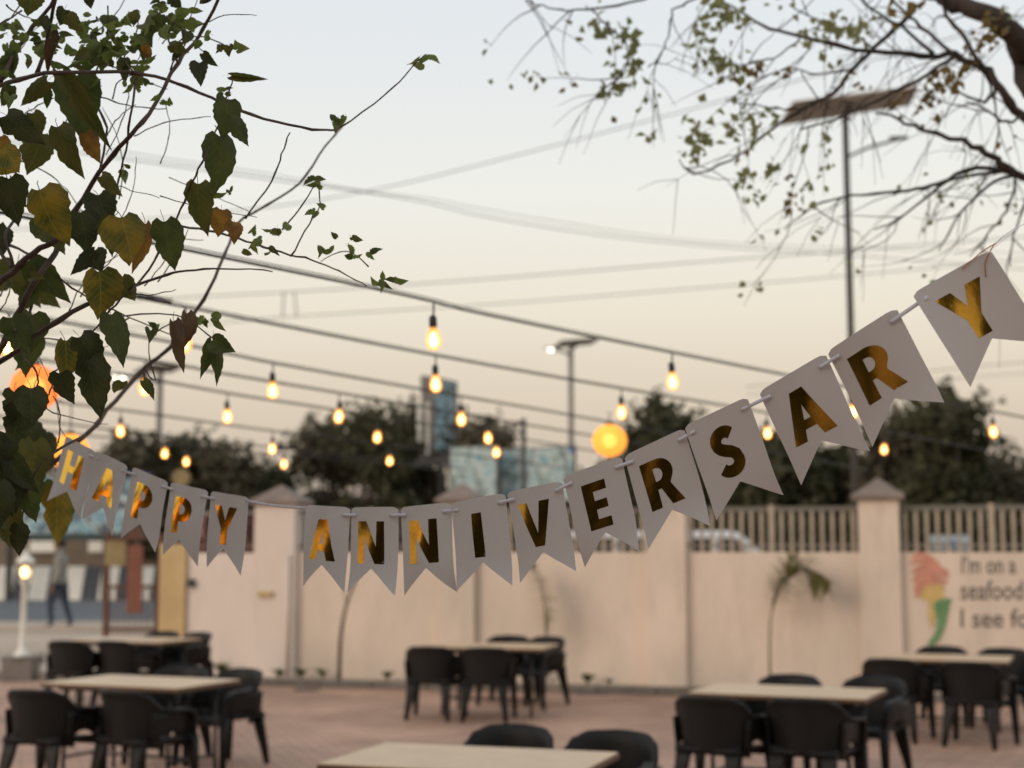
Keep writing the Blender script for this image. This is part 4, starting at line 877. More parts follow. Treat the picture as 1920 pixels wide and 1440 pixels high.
FT = [(255,800,150,56,'far_2','roadside tree crown behind the left lamp pole'),(350,795,150,58,'far','dark roadside tree right of the left lamp pole'),(430,822,110,56,'far_2','low roadside tree above the first banner word'),
 (505,868,110,60,'far','lowest roadside tree, in the gap between the two banner words'),(605,772,150,60,'far_2','roadside tree with ragged thin left crown, left of centre'),(700,744,190,57,'far','tall dark roadside tree just left of the tall hoarding'),(790,742,150,62,'far','dark roadside tree directly behind the tall hoarding'),
 (905,765,110,58,'far_2','brownish roadside tree just right of the tall hoarding'),(1000,880,150,66,'far','low roadside tree behind the blue topped billboard'),(1090,890,130,62,'far_2','low roadside tree under the amber lantern'),(1240,736,140,52,'far','roadside tree rising between the amber lantern and the letter S'),
 (1180,850,130,60,'far','roadside tree partly behind the letter R flag'),(1345,838,170,50,'far','roadside tree behind the letter S flag'),(1455,800,190,48,'far','green roadside tree in the gap between the S and A flags'),(1560,822,170,50,'far','roadside tree behind the large solar lamp pole'),
 (1690,748,190,46,'far_2','roadside tree just right of the large solar lamp pole'),(1775,712,190,44,'far','tallest dark roadside tree below the last banner flag'),(1865,842,150,48,'far_2','pale ragged roadside tree near the right edge'),(1950,860,160,50,'far','roadside tree cut by the right edge'),(150,850,130,62,'far_2','roadside tree behind the first banner letter'),(30,830,150,60,'far','roadside tree behind the left leaves')]
for i, (px, yt, wp, D, mt, lab) in enumerate(FT): far_tree(px, yt, wp, D, lab, M['fol_far' if mt == 'far' else 'fol_far2'], 40+i)
# clipped hedge beyond the wall that closes the view through the fences
def hedge(px0, px1, D, ytop, label, seed, wob=.05):
    rg = random.Random(seed); a = P(px0, ytop, D); b = P(px1, ytop, D); m = MB()
    for _ in range(int((b.x-a.x)*700)):
        hx = rg.uniform(a.x, b.x); ht = a.z*(1+wob*(.6*math.sin(hx*.83+seed)+.4*math.sin(hx*2.1)+.3*math.sin(hx*4.7+1))); q = Vector((hx, D+rg.uniform(-.5, .5), rg.uniform(.3, ht+rg.uniform(-.25, .15)))); leaf_quad(m, q, rg.uniform(.14, .3), rg)
    tag(build(m, 'hedge', M['fol_far']), label, 'hedge', kind='stuff')
hedge(1000, 1960, 33, 955, 'dark ragged hedge seen through the fence behind the van', 5)
hedge(420, 1000, 35, 975, 'dark ragged hedge behind the middle of the wall', 6)
hedge(150, 2000, 64, 868, 'long dark thicket under the roadside trees beyond the road', 9, .16)

# ================================================================== street lamps, poles, overhead wires
def solar_lamp(base, H_, pan, tilt_pts, arm_to, lit, label, rad, lamp2=None):
    """base point, panel corners (world), arm end"""
    r = empty('solar_street_lamp', base, label, 'street lamp', 'solar street lamps')
    top = Vector((base.x, base.y, H_)); m = MB(); m.tube([base, base+Vector((0, 0, H_*.5)), top], [rad*1.15, rad, rad*.85], 12); build(m, 'pole', M['pole_dark'] if not lit else M['galv'], r, True)
    a, b, c, d = tilt_pts; n_ = (b-a).cross(d-a).normalized()
    if n_.z < 0: n_ = -n_
    m = MB(); m.add([a, b, c, d]+[q+n_*.04 for q in (a, b, c, d)], [(3,2,1,0),(4,5,6,7),(0,1,5,4),(1,2,6,5),(2,3,7,6),(3,0,4,7)]); pn = build(m, 'solar_panel', M['panel_back'], r)
    m = MB(); e = .04; m.add([q.lerp((a+c)/2, .03)+n_*.044 for q in (a, b, c, d)], [(0, 1, 2, 3)]); build(m, 'panel_cells', M['panel_glass'], pn)
    m = MB(); m.tube([top-Vector((0, 0, .12)), (a+b+c+d)/4], rad*.7, 8); build(m, 'panel_bracket', M['pole_dark'], r)
    for at in arm_to:
        m = MB(); st = Vector((base.x, base.y, at.z-.18)); m.tube(smooth_path([st, st.lerp(at, .5)+Vector((0, 0, .03)), at], 4), rad*.42, 8); build(m, 'arm', M['pole_dark'], r, True)
        d_ = (at-st); d_.z = 0; d_.normalize(); s_ = Vector((-d_.y, d_.x, 0)); hw = rad*1.1; ln = rad*5
        m = MB(); m.add([at+d_*x*ln+s_*y*hw+Vector((0, 0, z)) for x, y, z in ((0,-1,0),(1,-.8,.03),(1,.8,.03),(0,1,0),(0,-1,.07),(1,-.6,.06),(1,.6,.06),(0,1,.07))], [(3,2,1,0),(4,5,6,7),(0,1,5,4),(1,2,6,5),(2,3,7,6),(3,0,4,7)]); hd = build(m, 'lamp_head', M['pole_dark'], r, bevel=.008)
        if lit:
            m = MB(); q = at+d_*ln*.5+Vector((0, 0, -.01)); m.lathe([(.01, -.07), (.08, -.05), (.11, 0), (.10, .02)], 12, q); build(m, 'lamp_lens', M['led'], hd, True)
    return r
D1 = 20.9; b1 = P(1606, 1030, D1); b1.z = .1
solar_lamp(b1, P(1592, 212, D1).z, None, [P(1462, 236, D1+.5), P(1488, 194, D1-.3), P(1722, 165, D1-.3), P(1706, 198, D1+.5)], [P(1668, 266, D1-.2)], False, 'tall dark solar street lamp with a wide tilted panel at the upper right', .052)
D2 = 60; b2 = P(1072, 1030, D2); b2.z = .3
solar_lamp(b2, P(1070, 652, D2).z, None, [P(1034, 654, D2+.6), P(1052, 640, D2-.3), P(1128, 633, D2-.3), P(1110, 646, D2+.6)], [P(1044, 656, D2-.4)], True, 'lit solar street lamp standing above the blue topped billboard', .12)
D3 = 58; b3 = P(292, 1030, D3); b3.z = .3
solar_lamp(b3, P(292, 695, D3).z, None, [P(246, 700, D3+.6), P(278, 682, D3-.3), P(346, 687, D3-.3), P(322, 699, D3+.6)], [P(246, 708, D3-.4), P(232, 705, D3-.2)], True, 'lit solar street lamp on the left seen through the leaves', .13)
D4 = 47; bp_ = P(982, 1030, D4); bp_.z = .3
r = empty('electric_pole', bp_, 'dark electric pole with a short crossarm between the two blue billboards', 'pole')
m = MB(); m.tube([bp_, Vector((bp_.x, bp_.y, P(982, 785, D4).z))], [.11, .08], 10); build(m, 'pole_shaft', M['pole_dark'], r, True)
m = MB(); m.tube([P(940, 814, D4), P(984, 810, D4)], .05, 6); build(m, 'crossarm', M['pole_dark'], r)
for px in (943, 960): m = MB(); m.lathe([(.03, 0), (.06, .05), (.04, .12), (.05, .16)], 8, P(px, 812, D4)+Vector((0, 0, .04))); build(m, 'insulator', M['stone'], r, True)
def wire(pts, D0, D1_, rad, label):
    q = [P(x, y, D0+(D1_-D0)*i/(len(pts)-1)) for i, (x, y) in enumerate(pts)]
    m = MB(); m.tube(smooth_path(q, 6), rad, 6); o = build(m, 'overhead_wire', M['cable']); tag(o, label, 'wire', 'overhead wires across the sky')
wire([(-200,230),(120,282),(250,300),(520,338),(680,360),(800,380),(905,405),(1120,440),(1350,463),(1590,478),(2100,520)], 20, 34, .009, 'sagging overhead cable crossing from the left leaves to the tall lamp pole')
wire([(-200,212),(250,288),(500,326),(680,358),(800,372),(960,402),(1250,446),(1500,462),(2100,480)], 20, 34, .006, 'faint second cable beside the sagging overhead cable')
wire([(-100,440),(400,400),(690,358),(1000,283),(1380,182),(1700,95),(2100,-20)], 40, 30, .012, 'straight overhead wire rising from left of centre to the upper right')
wire([(-200,590),(380,556),(540,548),(900,524),(1250,496),(1590,470),(2100,430)], 42, 42, .014, 'nearly level overhead wire above the second highest string of bulbs')
wire([(-200,640),(380,607),(540,594),(900,572),(1250,545),(1600,516),(2100,470)], 42, 42, .012, 'lower of the two nearly level overhead wires')
wire([(1400,725),(1700,700),(1860,684),(2100,668)], 45, 45, .011, 'thin wire crossing just below the notch of the last flag')
wire([(1400,740),(1700,718),(1860,704),(2100,690)], 45, 45, .009, 'thin wire lowest of those right of the last flag')
m = MB()
for x in (532, 552): m.tube([P(x, 549, 42), P(x-2 if x < 540 else x+4, 594, 42)], .02, 5)
tag(build(m, 'wire_spacer', M['cable']), 'spacer of two rods joining the two level overhead wires', 'spacer')

# ================================================================== hoardings
def quad_panel(pts, D0, D1_, th=.12):
    (x0, y0), (x1, y1), (x2, y2), (x3, y3) = pts
    a, b, c, d = P(x0, y0, D0), P(x1, y1, D1_), P(x2, y2, D1_), P(x3, y3, D0); n_ = (b-a).cross(d-a).normalized()
    if n_.y < 0: n_ = -n_
    return MB().add([a, b, c, d]+[q+n_*th for q in (a, b, c, d)], [(0,1,2,3),(7,6,5,4),(4,5,1,0),(5,6,2,1),(6,7,3,2),(7,4,0,3)])
def billboard(name, pts, D0, D1_, label, art, band=None, legs=(), th=.15):
    base = P(sum(p[0] for p in pts)/4, 1030, (D0+D1_)/2); base.z = .3; r = empty(name, base, label, 'billboard')
    build(quad_panel(pts, D0, D1_, th), 'board', M['bb_frame'], r)
    cx = sum(p[0] for p in pts)/4; cy = sum(p[1] for p in pts)/4
    ins = [(cx+(x-cx)*.95, cy+(y-cy)*.95) for x, y in pts]; build(quad_panel(ins, D0-.03, D1_-.03, .02), 'printed_sheet', art, r)
    if band: build(quad_panel(band, D0-.08, D1_-.08, .03), 'blue_band', M['bb_blue'], r)
    for lx in legs:
        q = P(lx, max(p[1] for p in pts)-10, (D0+D1_)/2+.25); m = MB(); m.tube([Vector((q.x, q.y, .25)), q], .11, 8); build(m, 'support_post', M['pole_dark'], r)
    return r
tall = billboard('tall_hoarding', [(814,706),(858,716),(856,852),(816,848)], 60, 61.5, 'tall narrow hoarding with a pale blue print behind the string bulbs', M['bb_art2'], None, (826, 848))
build(quad_panel([(788,704),(813,706),(815,846),(790,752)], 61.5, 60.05, .12), 'side_panel', M['bb_frame'], tall)
for x in (787, 803):
    q = P(x, 755, 60.5); m = MB(); m.tube([P(x, 852, 60.5), q], .10, 8); build(m, 'white_post', M['white_paint'], tall)
m = quad_panel([(756,850),(858,852),(858,872),(756,870)], 60.2, 60.8, .3); build(m, 'lower_beam', M['bb_frame'], tall)
billboard('billboard', [(843,838),(932,834),(932,945),(843,945)], 51, 50, 'pale blue printed billboard between the tall hoarding and the electric pole', M['bb_art'], None, (860, 915))
billboard('billboard', [(936,842),(1078,834),(1078,940),(936,940)], 51, 50, 'billboard with a dark blue top strip beneath the lit solar lamp', M['bb_art'], [(992,846),(1076,838),(1076,848),(992,855)], (955, 1062))
billboard('billboard', [(-60,888),(252,896),(246,1002),(-60,1002)], 47, 45, 'wide teal and white billboard low behind the left leaves', M['bb_art2'], None, (20, 200))
bb = P(260, 905, 56); 
billboard('billboard', [(244,884),(282,888),(282,904),(244,900)], 54, 54, 'small dark blue board behind the second banner flag', M['bb_blue'], None, (262,))
# round road sign right of the lamp pole
q = P(340, 896, 50); r = empty('road_sign', Vector((q.x, q.y, .3)), 'round pale road sign above the banner word on the left', 'sign')
m = MB(); m.tube([Vector((q.x, q.y+.05, .3)), q+Vector((0, .05, 0))], .04, 8); build(m, 'sign_post', M['galv'], r)
m = MB(); m.lathe([(.30, 0), (.31, .015), (.30, .03)], 20); mt = Matrix.Translation(q) @ Matrix.Rotation(R(90), 4, 'X'); m.v = [mt @ v for v in m.v]; build(m, 'sign_disc', M['straw'], r)

# ================================================================== the roadside on the left
def ground_row(D, z): return Vector((0, D, z))
# barrier of slabs painted white and grey by turns
br_ = empty('road_barrier', P(120, 1122, 47), 'low road barrier painted in white and dark blocks across the road', 'barrier')
D = 47; xs0 = -330
k = 0; px = -330
while px < 480:
    w_ = 34; q0_ = P(px, 1122, D); q1_ = P(px+w_, 1122, D); q2_ = P(px+65, 1122, D); zt = P(px, 1062, D).z
    for (A_, B_, mtl, nm, pr) in ((q0_, q1_, 'white_paint', 'white_block', .0), (q1_, q2_, 'grey_paint', 'dark_block', .02)):
        m = MB(); sh = .30; y0, y1 = D+pr, D+.35
        m.add([(A_.x-sh*.3, y0-.18, .3), (B_.x-.01-sh*.3, y0-.18, .3), (B_.x-.01, y0, zt), (A_.x, y0, zt), (A_.x-sh*.3, y1, .3), (B_.x-.01-sh*.3, y1, .3), (B_.x-.01, y1, zt), (A_.x, y1, zt)], [(0,1,2,3),(7,6,5,4),(4,5,1,0),(5,6,2,1),(6,7,3,2),(7,4,0,3)])
        build(m, nm, M[mtl], br_)
    px += 65
fw = empty('far_parapet', P(120, 1055, 58), 'far brown parapet carrying white panels beyond the road', 'parapet')
a = P(-330, 1056, 58); b = P(480, 1012, 58); m = MB(); m.box((a.x, 58, .25), (b.x, 58.3, b.z)); build(m, 'parapet_wall', M['brown_wall'], fw)
for x0 in (-70, 56, 166, 276): 
    p0 = P(x0, 1035, 57.9); p1 = P(x0+48, 1015, 57.9); m = MB(); m.box((p0.x, 57.85, p0.z), (p1.x, 57.99, p1.z)); build(m, 'white_panel', M['white_paint'], fw)
a = P(-330, 1002, 44.5); b = P(300, 1012, 44.5); m = MB(); m.box((a.x, 44.5, b.z), (b.x, 44.6, a.z)); 
tag(build(m, 'hoarding_skirt', M['bb_teal']), 'dark teal strip along the foot of the wide teal billboard', 'panel')
# garden lamp on its plinth
gl = P(37, 1276, 20.9); gl.z = 0.0; gD = gl.y
pr = empty('lamp_plinth', gl, 'square grey stone plinth at the left edge carrying the garden lamp', 'plinth')
zt = P(37, 1232, gD).z
m = MB(); m.box((gl.x-.26, gl.y-.02, 0), (gl.x+.16, gl.y+.40, zt-.03)); build(m, 'plinth_block', M['stone'], pr, bevel=.01)
m = MB(); m.box((gl.x-.28, gl.y-.04, zt-.03), (gl.x+.18, gl.y+.42, zt)); build(m, 'plinth_slab', M['stone'], pr, bevel=.008)
gc = Vector((P(36, 1150, gD).x, gl.y+.19, zt)); zl = P(37, 1090, gD).z; ztop = P(37, 1034, gD).z
gr = empty('garden_lamp', gc, 'white garden lamp post with a lit peaked lantern at the left edge', 'garden lamp')
m = MB(); m.lathe([(.12, 0), (.12, .03), (.07, .07), (.05, .12), (.042, .3), (.038, zl-zt-.06), (.06, zl-zt-.03), (.085, zl-zt)], 12, gc); build(m, 'lamp_post', M['white_paint'], gr, True)
zc = zl-zt; m = MB()
for k in range(4):
    a = R(45+90*k); m.tube([gc+Vector((.075*math.cos(a), .075*math.sin(a), zc)), gc+Vector((.10*math.cos(a), .10*math.sin(a), zc+.26))], .008, 6)
ln = build(m, 'lantern_frame', M['white_paint'], gr)
m = MB(); m.lathe([(.02, 0), (.05, .02), (.062, .07), (.055, .12), (.02, .15)], 12, gc+Vector((0, 0, zc+.05))); build(m, 'lantern_globe', emis('garden_globe', (1, .62, .28), 5), ln, True)
m = MB(); m.lathe([(.14, 0), (.135, .02), (.08, .08), (.03, .13), (.02, .17), (.005, .20)], 8, gc+Vector((0, 0, zc+.262))); build(m, 'lantern_roof', M['white_paint'], gr)
# rusty gate standing open
gp = P(245, 1200, 25.2); gp.z = .24
gt = empty('iron_gate', gp, 'rusty open iron gate with a red-brown board beside the ochre post', 'gate')
gD = 25.2
for x in (197, 296):
    p0 = P(x, 1200, gD); m = MB(); m.box((p0.x-.04, gD-.04, .2), (p0.x+.04, gD+.04, P(x, 1000, gD).z)); build(m, 'gate_post', M['rust'], gt)
for y in (1010, 1100, 1180):
    p0 = P(199, y, gD); p1 = P(294, y, gD); m = MB(); m.box((p0.x, gD-.02, p0.z-.03), (p1.x, gD+.02, p0.z+.03)); build(m, 'gate_rail', M['rust'], gt)
for k in range(9):
    x = 205+k*10.5; p0 = P(x, 1195, gD); m = MB(); m.tube([Vector((p0.x, gD, p0.z)), Vector((p0.x, gD, P(x, 1104, gD).z))], .014, 6); build(m, 'gate_bar', M['rust'], gt)
p0 = P(237, 1150, gD-.1); p1 = P(268, 1022, gD-.1); m = MB(); m.box((p0.x, gD-.1, p0.z), (p1.x, gD-.05, p1.z)); build(m, 'red_board', M['red_board'], gt)
a, b, c = P(230, 1012, gD-.12), P(272, 1012, gD-.12), P(256, 984, gD-.12); m = MB(); dv = Vector((0, .16, 0)); m.add([a, b, c, a+dv, b+dv, c+dv], [(0,1,2),(5,4,3),(0,3,4,1),(1,4,5,2),(2,5,3,0)]); build(m, 'gable_top', M['rust'], gt)
p0 = P(196, 1060, gD-.06); p1 = P(236, 1015, gD-.06); m = MB(); m.box((p0.x, gD-.06, p0.z), (p1.x, gD-.03, p1.z)); build(m, 'signboard', M['straw'], gt, label='faded straw coloured board on the gate')
# white van behind the fence
def van():
    D = 27.; xl = P(1035, 1030, D).x; xr = P(1480, 1030, D).x; zr = P(1300, 995, D).z; z0 = .3
    r = empty('parked_van', Vector(((xl+xr)/2, D+.8, z0)), 'white van parked behind the fence, only its roof and windows showing', 'van')
    prof = [(xl, z0+.35), (xl+.04, zr-.25), (xl+.22, zr-.03), (xl+.5, zr), (xr-1.05, zr), (xr-.85, zr-.05), (xr-.32, zr-.58), (xr+.25, zr-.72), (xr+.38, zr-.95), (xr+.40, z0+.35)]
    m = MB(); ys_ = [(D, .06), (D+.06, 0), (D+1.54, 0), (D+1.6, .06)]; n = len(prof)
    for y, ins in ys_:
        for x, z in prof: m.v.append(Vector((x, y, z-ins*(1 if z > z0+1 else 0))))
    for l in range(3):
        for k in range(n): m.f.append((l*n+k, l*n+(k+1) % n, (l+1)*n+(k+1) % n, (l+1)*n+k))
    m.f.append(tuple(range(n))[::-1]); m.f.append(tuple(range(3*n, 4*n))); build(m, 'body', M['car'], r, bevel=.03)
    zw0, zw1 = zr-.62, zr-.14
    for x0, x1, sl_ in ((xl+.2, xl+1.1, 0), (xl+1.2, xl+2.1, 0), (xl+2.2, xr-1.42, 0), (xr-1.30, xr-.55, .42)):
        m = MB(); m.add([(x0, D-.008, zw0), (x1, D-.008, zw0), (x1-sl_, D-.008, zw1), (x0, D-.008, zw1)]+[(x0, D+.02, zw0), (x1, D+.02, zw0), (x1-sl_, D+.02, zw1), (x0, D+.02, zw1)], [(0,1,2,3),(7,6,5,4),(4,5,1,0),(5,6,2,1),(6,7,3,2),(7,4,0,3)]); build(m, 'side_window', M['glass_dark'], r)
    m = MB(); m.add([(xr-.83, D+.12, zr-.055), (xr-.83, D+1.48, zr-.055), (xr-.31, D+1.48, zr-.565), (xr-.31, D+.12, zr-.565)], [(0,1,2,3)]); build(m, 'windscreen', M['glass_dark'], r, thick=.02)
    for x in (xl+.75, xr-.35):
        for y in (D-.02, D+1.42):
            m = MB(); m.lathe([(.2, 0), (.31, .02), (.31, .18), (.2, .2)], 18); mt = Matrix.Translation((x, y+.2, z0+.31)) @ Matrix.Rotation(R(90), 4, 'X'); m.v = [mt @ v for v in m.v]; w_ = build(m, 'wheel', M['tyre'], r, True)
            m = MB(); m.lathe([(.19, -.005), (.17, .0), (.05, .005)], 14); m.v = [mt @ v for v in [Vector((q.x, q.y, .205+q.z)) for q in m.v]]; build(m, 'rim', M['galv'], w_)
    m = MB(); m.box((xr-1.28, D-.14, zw0-.02), (xr-1.12, D-.01, zw0+.12)); build(m, 'mirror', M['car'], r, bevel=.02)
van()
# small board and pale pot behind the right fence
sD = 21.0; q = P(1783, 1016, sD); r = empty('notice_board', Vector((q.x, sD, .1)), 'small pale blue notice board behind the right fence', 'sign')
p0, p1 = P(1746, 1031, sD), P(1821, 1003, sD); m = MB(); m.box((p0.x, sD, p0.z), (p1.x, sD+.03, p1.z)); build(m, 'board', mat('pale_blue_board', (.42, .50, .54), .6, col2=(.28, .38, .46), vscale=9), r)
m = MB(); m.box((q.x-.06, sD-.008, p0.z+.02), (q.x+.05, sD-.001, q.z+.03)); build(m, 'blue_emblem', mat('board_blue', (.06, .22, .42), .6), r)
m = MB(); m.tube([Vector((q.x, sD+.05, .1)), Vector((q.x, sD+.05, p0.z+.1))], .03, 8); build(m, 'board_post', M['galv'], r)

# person on the roadside
def person():
    D = 29.; f = P(109, 1177, D); r0 = Vector((f.x, D, .304)); r = empty('person', r0, 'person in a grey shirt and dark jeans walking left beside the road', 'person')
    # one continuous skinned body: joints with radii, in metres from the feet
    J = [((0,0,.93),.135),((0.0,.0,1.08),.125),((.02,0,1.25),.15),((.02,0,1.38),.145),((.0,0,1.47),.06),((-.015,0,1.55),.062),((-.03,0,1.63),.098),((-.03,0,1.70),.085),   # 0-7 spine and head
         ((.0,-.19,1.39),.065),((.06,-.23,1.14),.046),((-.03,-.23,.92),.038),((-.06,-.225,.83),.032),   # 8-11 near arm
         ((.0,.19,1.39),.065),((.02,.24,1.13),.046),((-.09,.24,.95),.038),((-.13,.235,.87),.032),        # 12-15 far arm
         ((-.05,-.09,.86),.10),((-.14,-.10,.48),.066),((-.10,-.10,.09),.046),((-.22,-.10,.04),.042),      # 16-19 near leg
         ((.05,.09,.86),.10),((.10,.10,.48),.066),((.22,.10,.10),.046),((.12,.10,.04),.042)]              # 20-23 far leg
    E_ = [(0,1),(1,2),(2,3),(3,4),(4,5),(5,6),(6,7),(3,8),(8,9),(9,10),(10,11),(3,12),(12,13),(13,14),(14,15),(0,16),(16,17),(17,18),(18,19),(0,20),(20,21),(21,22),(22,23)]
    me = bpy.data.meshes.new('body'); me.from_pydata([j[0] for j in J], E_, []); o = bpy.data.objects.new('body', me); link(o, r)
    md = o.modifiers.new('skin', 'SKIN'); md.use_smooth_shade = True
    for i, j in enumerate(J): me.skin_vertices[0].data[i].radius = (j[1], j[1]*(1.25 if i in (0,1,2,3) else 1)); me.skin_vertices[0].data[i].use_root = (i == 0)
    o.modifiers.new('sub', 'SUBSURF').levels = 1; o.modifiers['sub'].render_levels = 2
    m_ = bpy.data.materials.new('person_body'); m_.use_nodes = True; n = m_.node_tree; N = n.nodes; b = N['Principled BSDF']; b.inputs['Roughness'].default_value = .85
    t = N.new('ShaderNodeTexCoord'); s_ = N.new('ShaderNodeSeparateXYZ'); n.links.new(t.outputs['Object'], s_.inputs[0]); rp = N.new('ShaderNodeValToRGB'); n.links.new(s_.outputs['Z'], rp.inputs[0]); rp.color_ramp.interpolation = 'CONSTANT'
    cols = [(0, (.05,.03,.022)), (.055, (.035,.045,.07)), (.885, (.25,.24,.21))]
    dv = N.new('ShaderNodeMath'); dv.operation = 'DIVIDE'; dv.inputs[1].default_value = 1.0; 
    e = rp.color_ramp.elements; e[0].color = (*cols[0][1], 1); e[1].position = .885; e[1].color = (*cols[2][1], 1); x = rp.color_ramp.elements.new(.07); x.color = (*cols[1][1], 1)
    n.links.new(rp.outputs[0], b.inputs['Base Color']); me.materials.append(m_)
    # head skin and hair caps
    m = MB(); m.lathe([(.02, -.13), (.07, -.115), (.092, -.05), (.10, .02), (.09, .08), (.04, .115)], 14, (-.035, 0, 1.635), .95, .82); hd = build(m, 'head', M['skin'], r, True, False)
    m = MB(); m.lathe([(.085, -.06), (.108, .0), (.112, .05), (.09, .10), (.03, .13)], 14, (-.012, 0, 1.645), 1., .86); build(m, 'hair', M['hair'], hd, True, False)
    m = MB(); m.tube([(-.125, 0, 1.64), (-.152, 0, 1.615), (-.12, 0, 1.60)], [.012, .016, .012], 6); build(m, 'nose', M['skin'], hd, True, False)
    for y_, x_ in ((-.225, -.065), (.235, -.135)):
        zz = .82 if y_ < 0 else .86
        m = MB(); m.tube([(x_, y_, zz+.03), (x_-.01, y_, zz-.03), (x_-.012, y_, zz-.06)], [.032, .04, .03], 8)
        for k in range(4): m.tube([(x_-.03+.018*k, y_, zz-.05), (x_-.034+.018*k, y_, zz-.10-.008*(k in (1, 2))), (x_-.026+.018*k, y_+.01, zz-.135-.008*(k in (1, 2)))], [.009, .0085, .007], 6)
        m.tube([(x_-.03, y_, zz), (x_-.055, y_, zz-.04), (x_-.056, y_, zz-.075)], [.011, .010, .008], 6); build(m, 'hand', M['skin'], r, True, False)
person()

# ================================================================== plants along the wall
def weed(px, py, h, n, label, seed):
    rg = random.Random(seed); q = wall_uv(px, py) + WN*.12; q.z = .085; r = empty('weed', q, label, 'plant', 'weeds at the foot of the wall'); m = MB()
    for _ in range(n):
        a = rg.uniform(0, 6.28); l = rg.uniform(.5, 1)*h; d = Vector((math.cos(a)*.6, -abs(math.sin(a))*.4, 1)).normalized(); s_ = Vector((-math.sin(a), math.cos(a), 0)); w_ = l*.13
        k = len(m.v); p1 = q+d*l*.5; p2 = q+d*l*.85+Vector((math.cos(a), -abs(math.sin(a))*.5, 0))*l*.35; m.v += [q-s_*w_*.3, q+s_*w_*.3, p1+s_*w_, p1-s_*w_, p2]; m.f += [(k, k+1, k+2, k+3), (k+3, k+2, k+4)]
    o = build(m, 'leaves', M['fol_wall'], r); o['kind'] = 'stuff'
weed(424, 1250, .30, 26, 'green weed at the pinkish wall foot left of the pillar', 1); weed(572, 1258, .2, 26, 'low weed tuft just right of the gate pillar', 2); weed(612, 1258, .22, 18, 'upright weed between the pillar and the thin sapling', 3)
weed(732, 1262, .18, 40, 'yellow-green weed beside the middle chairs', 4); weed(1105, 1268, .2, 50, 'low grassy weed right of the middle table', 5); weed(1145, 1268, .12, 40, 'lowest grassy weed nearest the wide pillar', 6); weed(75, 1262, .4, 40, 'bright weed beside the lamp plinth', 7); weed(530, 1256, .18, 20, 'weed at the pillar foot', 8); weed(1020, 1264, .3, 30, 'weed clump seen under the middle table', 9)
def frond(m, pts, leafl, rg, n=34, rad=.008, droop=.9):
    q = smooth_path(pts, 8); m.tube(q, [rad*(1-.7*i/len(q)) for i in range(len(q))], 5)
    for k in range(n):
        t = (.12+.88*k/n)*(len(q)-1.01); i = int(t); p0 = q[i].lerp(q[i+1], t-i); d = (q[i+1]-q[i]).normalized(); l = leafl*math.sin(math.pi*min(.95, .15+.8*k/n))**.6*rg.uniform(.8, 1.1)
        for s_ in (-1, 1):
            side = (d.cross(WN)*s_ + WN*rg.uniform(-.3, .5)).normalized(); dd = (side*.75 + d*.5 - Vector((0, 0, droop*.6))*rg.uniform(.5, 1)).normalized(); w_ = Vector((0, 0, 1)).cross(dd).normalized()*.015
            kk = len(m.v); m.v += [p0-w_, p0+w_, p0+dd*l*.6+w_*.7-Vector((0, 0, .02)), p0+dd*l*.6-w_*.7-Vector((0, 0, .02)), p0+dd*l-Vector((0, 0, .06*l/.3))]; m.f += [(kk, kk+1, kk+2, kk+3), (kk+3, kk+2, kk+4)]
rg = random.Random(21)
def wp(px, py, off=.42): return wall_uv(px, py) + WN*off
b = wp(1449, 1268); b.z = .08
r = empty('palm_sapling', b, 'slender palm sapling with arching drooping fronds before the right wall bay', 'plant')
m = MB(); m.tube(smooth_path([b, wp(1448, 1220), wp(1449, 1170), wp(1453, 1140)], 4), [.016-.0006*i for i in range(13)], 7); build(m, 'stem', M['frond'], r, True)
for pts, ll, n in (([(1452,1145),(1462,1110),(1482,1078),(1512,1064),(1538,1080),(1552,1108)], .38, 48), ([(1452,1145),(1460,1100),(1478,1062),(1500,1040)], .26, 30), ([(1452,1145),(1470,1100),(1500,1074),(1530,1070),(1560,1090)], .32, 36), ([(1452,1150),(1456,1118),(1468,1092),(1482,1085)], .16, 20)):
    m = MB(); frond(m, [wp(*p) for p in pts], ll, rg, n); build(m, 'frond', M['frond'], r)
b = wp(1036, 1264); b.z = .08
r = empty('palm_sapling', b, 'upright leafy sapling before the wall above the middle table', 'plant')
m = MB(); m.tube(smooth_path([b, wp(1038, 1200), wp(1036, 1140)], 4), .012, 7); build(m, 'stem', M['frond'], r, True)
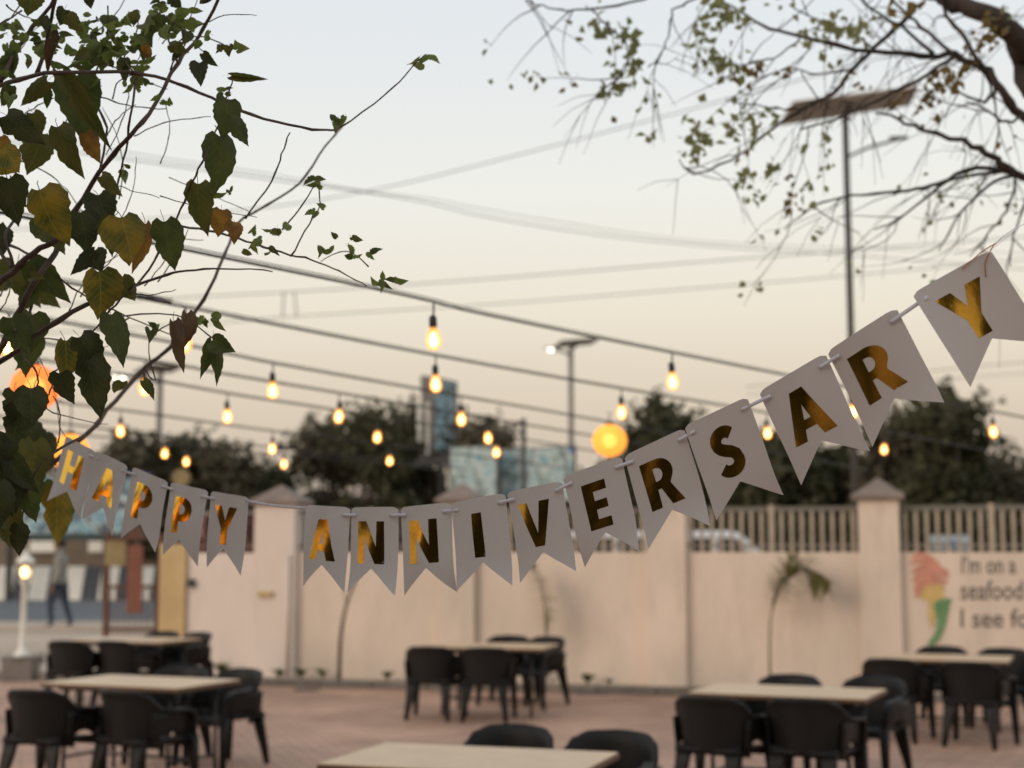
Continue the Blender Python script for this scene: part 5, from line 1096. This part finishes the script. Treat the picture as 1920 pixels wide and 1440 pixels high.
for pts, ll, n in (([(1037,1195),(1036,1150),(1030,1100),(1014,1052)], .22, 44), ([(1038,1180),(1032,1120),(1018,1075),(1000,1050)], .2, 34), ([(1037,1190),(1042,1150),(1040,1110),(1030,1080)], .16, 28)):
    m = MB(); frond(m, [wp(*p) for p in pts], ll, rg, n, droop=1.1); build(m, 'frond', M['frond'], r)
b = wp(657, 1262); b.z = .08
r = empty('bare_sapling', b, 'thin leaning bare sapling against the left bay of the wall', 'plant')
m = MB(); m.tube(smooth_path([b, wp(660, 1190), wp(671, 1130), wp(688, 1085), wp(694, 1060)], 4), [.03-.0012*i for i in range(17)], 7); build(m, 'stem', M['bark_l'], r, True)
for pts in ([(671,1130),(664,1105),(662,1085)], [(688,1085),(698,1070),(700,1050)]):
    m = MB(); m.tube([wp(*p) for p in pts], [.008, .006, .003], 5); build(m, 'twig', M['bark_l'], r)

# ================================================================== unseen building added beside and behind the camera, shading flags and darkening foil
cb = empty('added_building', (-11, -2, 0), 'dark building added out of view, shading the flags and darkening the foil letters', 'building')
m = MB(); m.box((-14, -14, 0), (-7.0, .8, 6.2)); build(m, 'wall', M['bld'], cb)  # added block, tall enough to keep the sun off the flags
m = MB(); m.box((-14.3, -14.3, 6.202), (-5.6, 1.1, 6.4)); build(m, 'roof', M['bld_roof'], cb)  # added overhang that cuts sky light on the flags
m = MB(); m.box((-6.9, -12, 0), (.25, -5.5, 6.2)); build(m, 'added_rear_wing', M['bld'], cb)  # added so part of the last letter mirrors something dark
for y in (-5.3, -2.3, .7):
    m = MB(); m.box((-5.9, y-.1, 0), (-5.7, y+.1, 6.2)); build(m, 'added_post', M['bld_roof'], cb)
m = MB(); m.box((-6.98, -5.45, 0), (-5.2, 1.6, .14)); build(m, 'added_dark_floor', M['bld'], cb)  # dark sheet added for the foil letters to mirror
m = MB(); m.box((-5.19, -.7, 0), (-2.6, 1.6, .13)); build(m, 'added_dark_slab', M['bld'], cb)  # added dark slab, there only for its reflection in the later letters
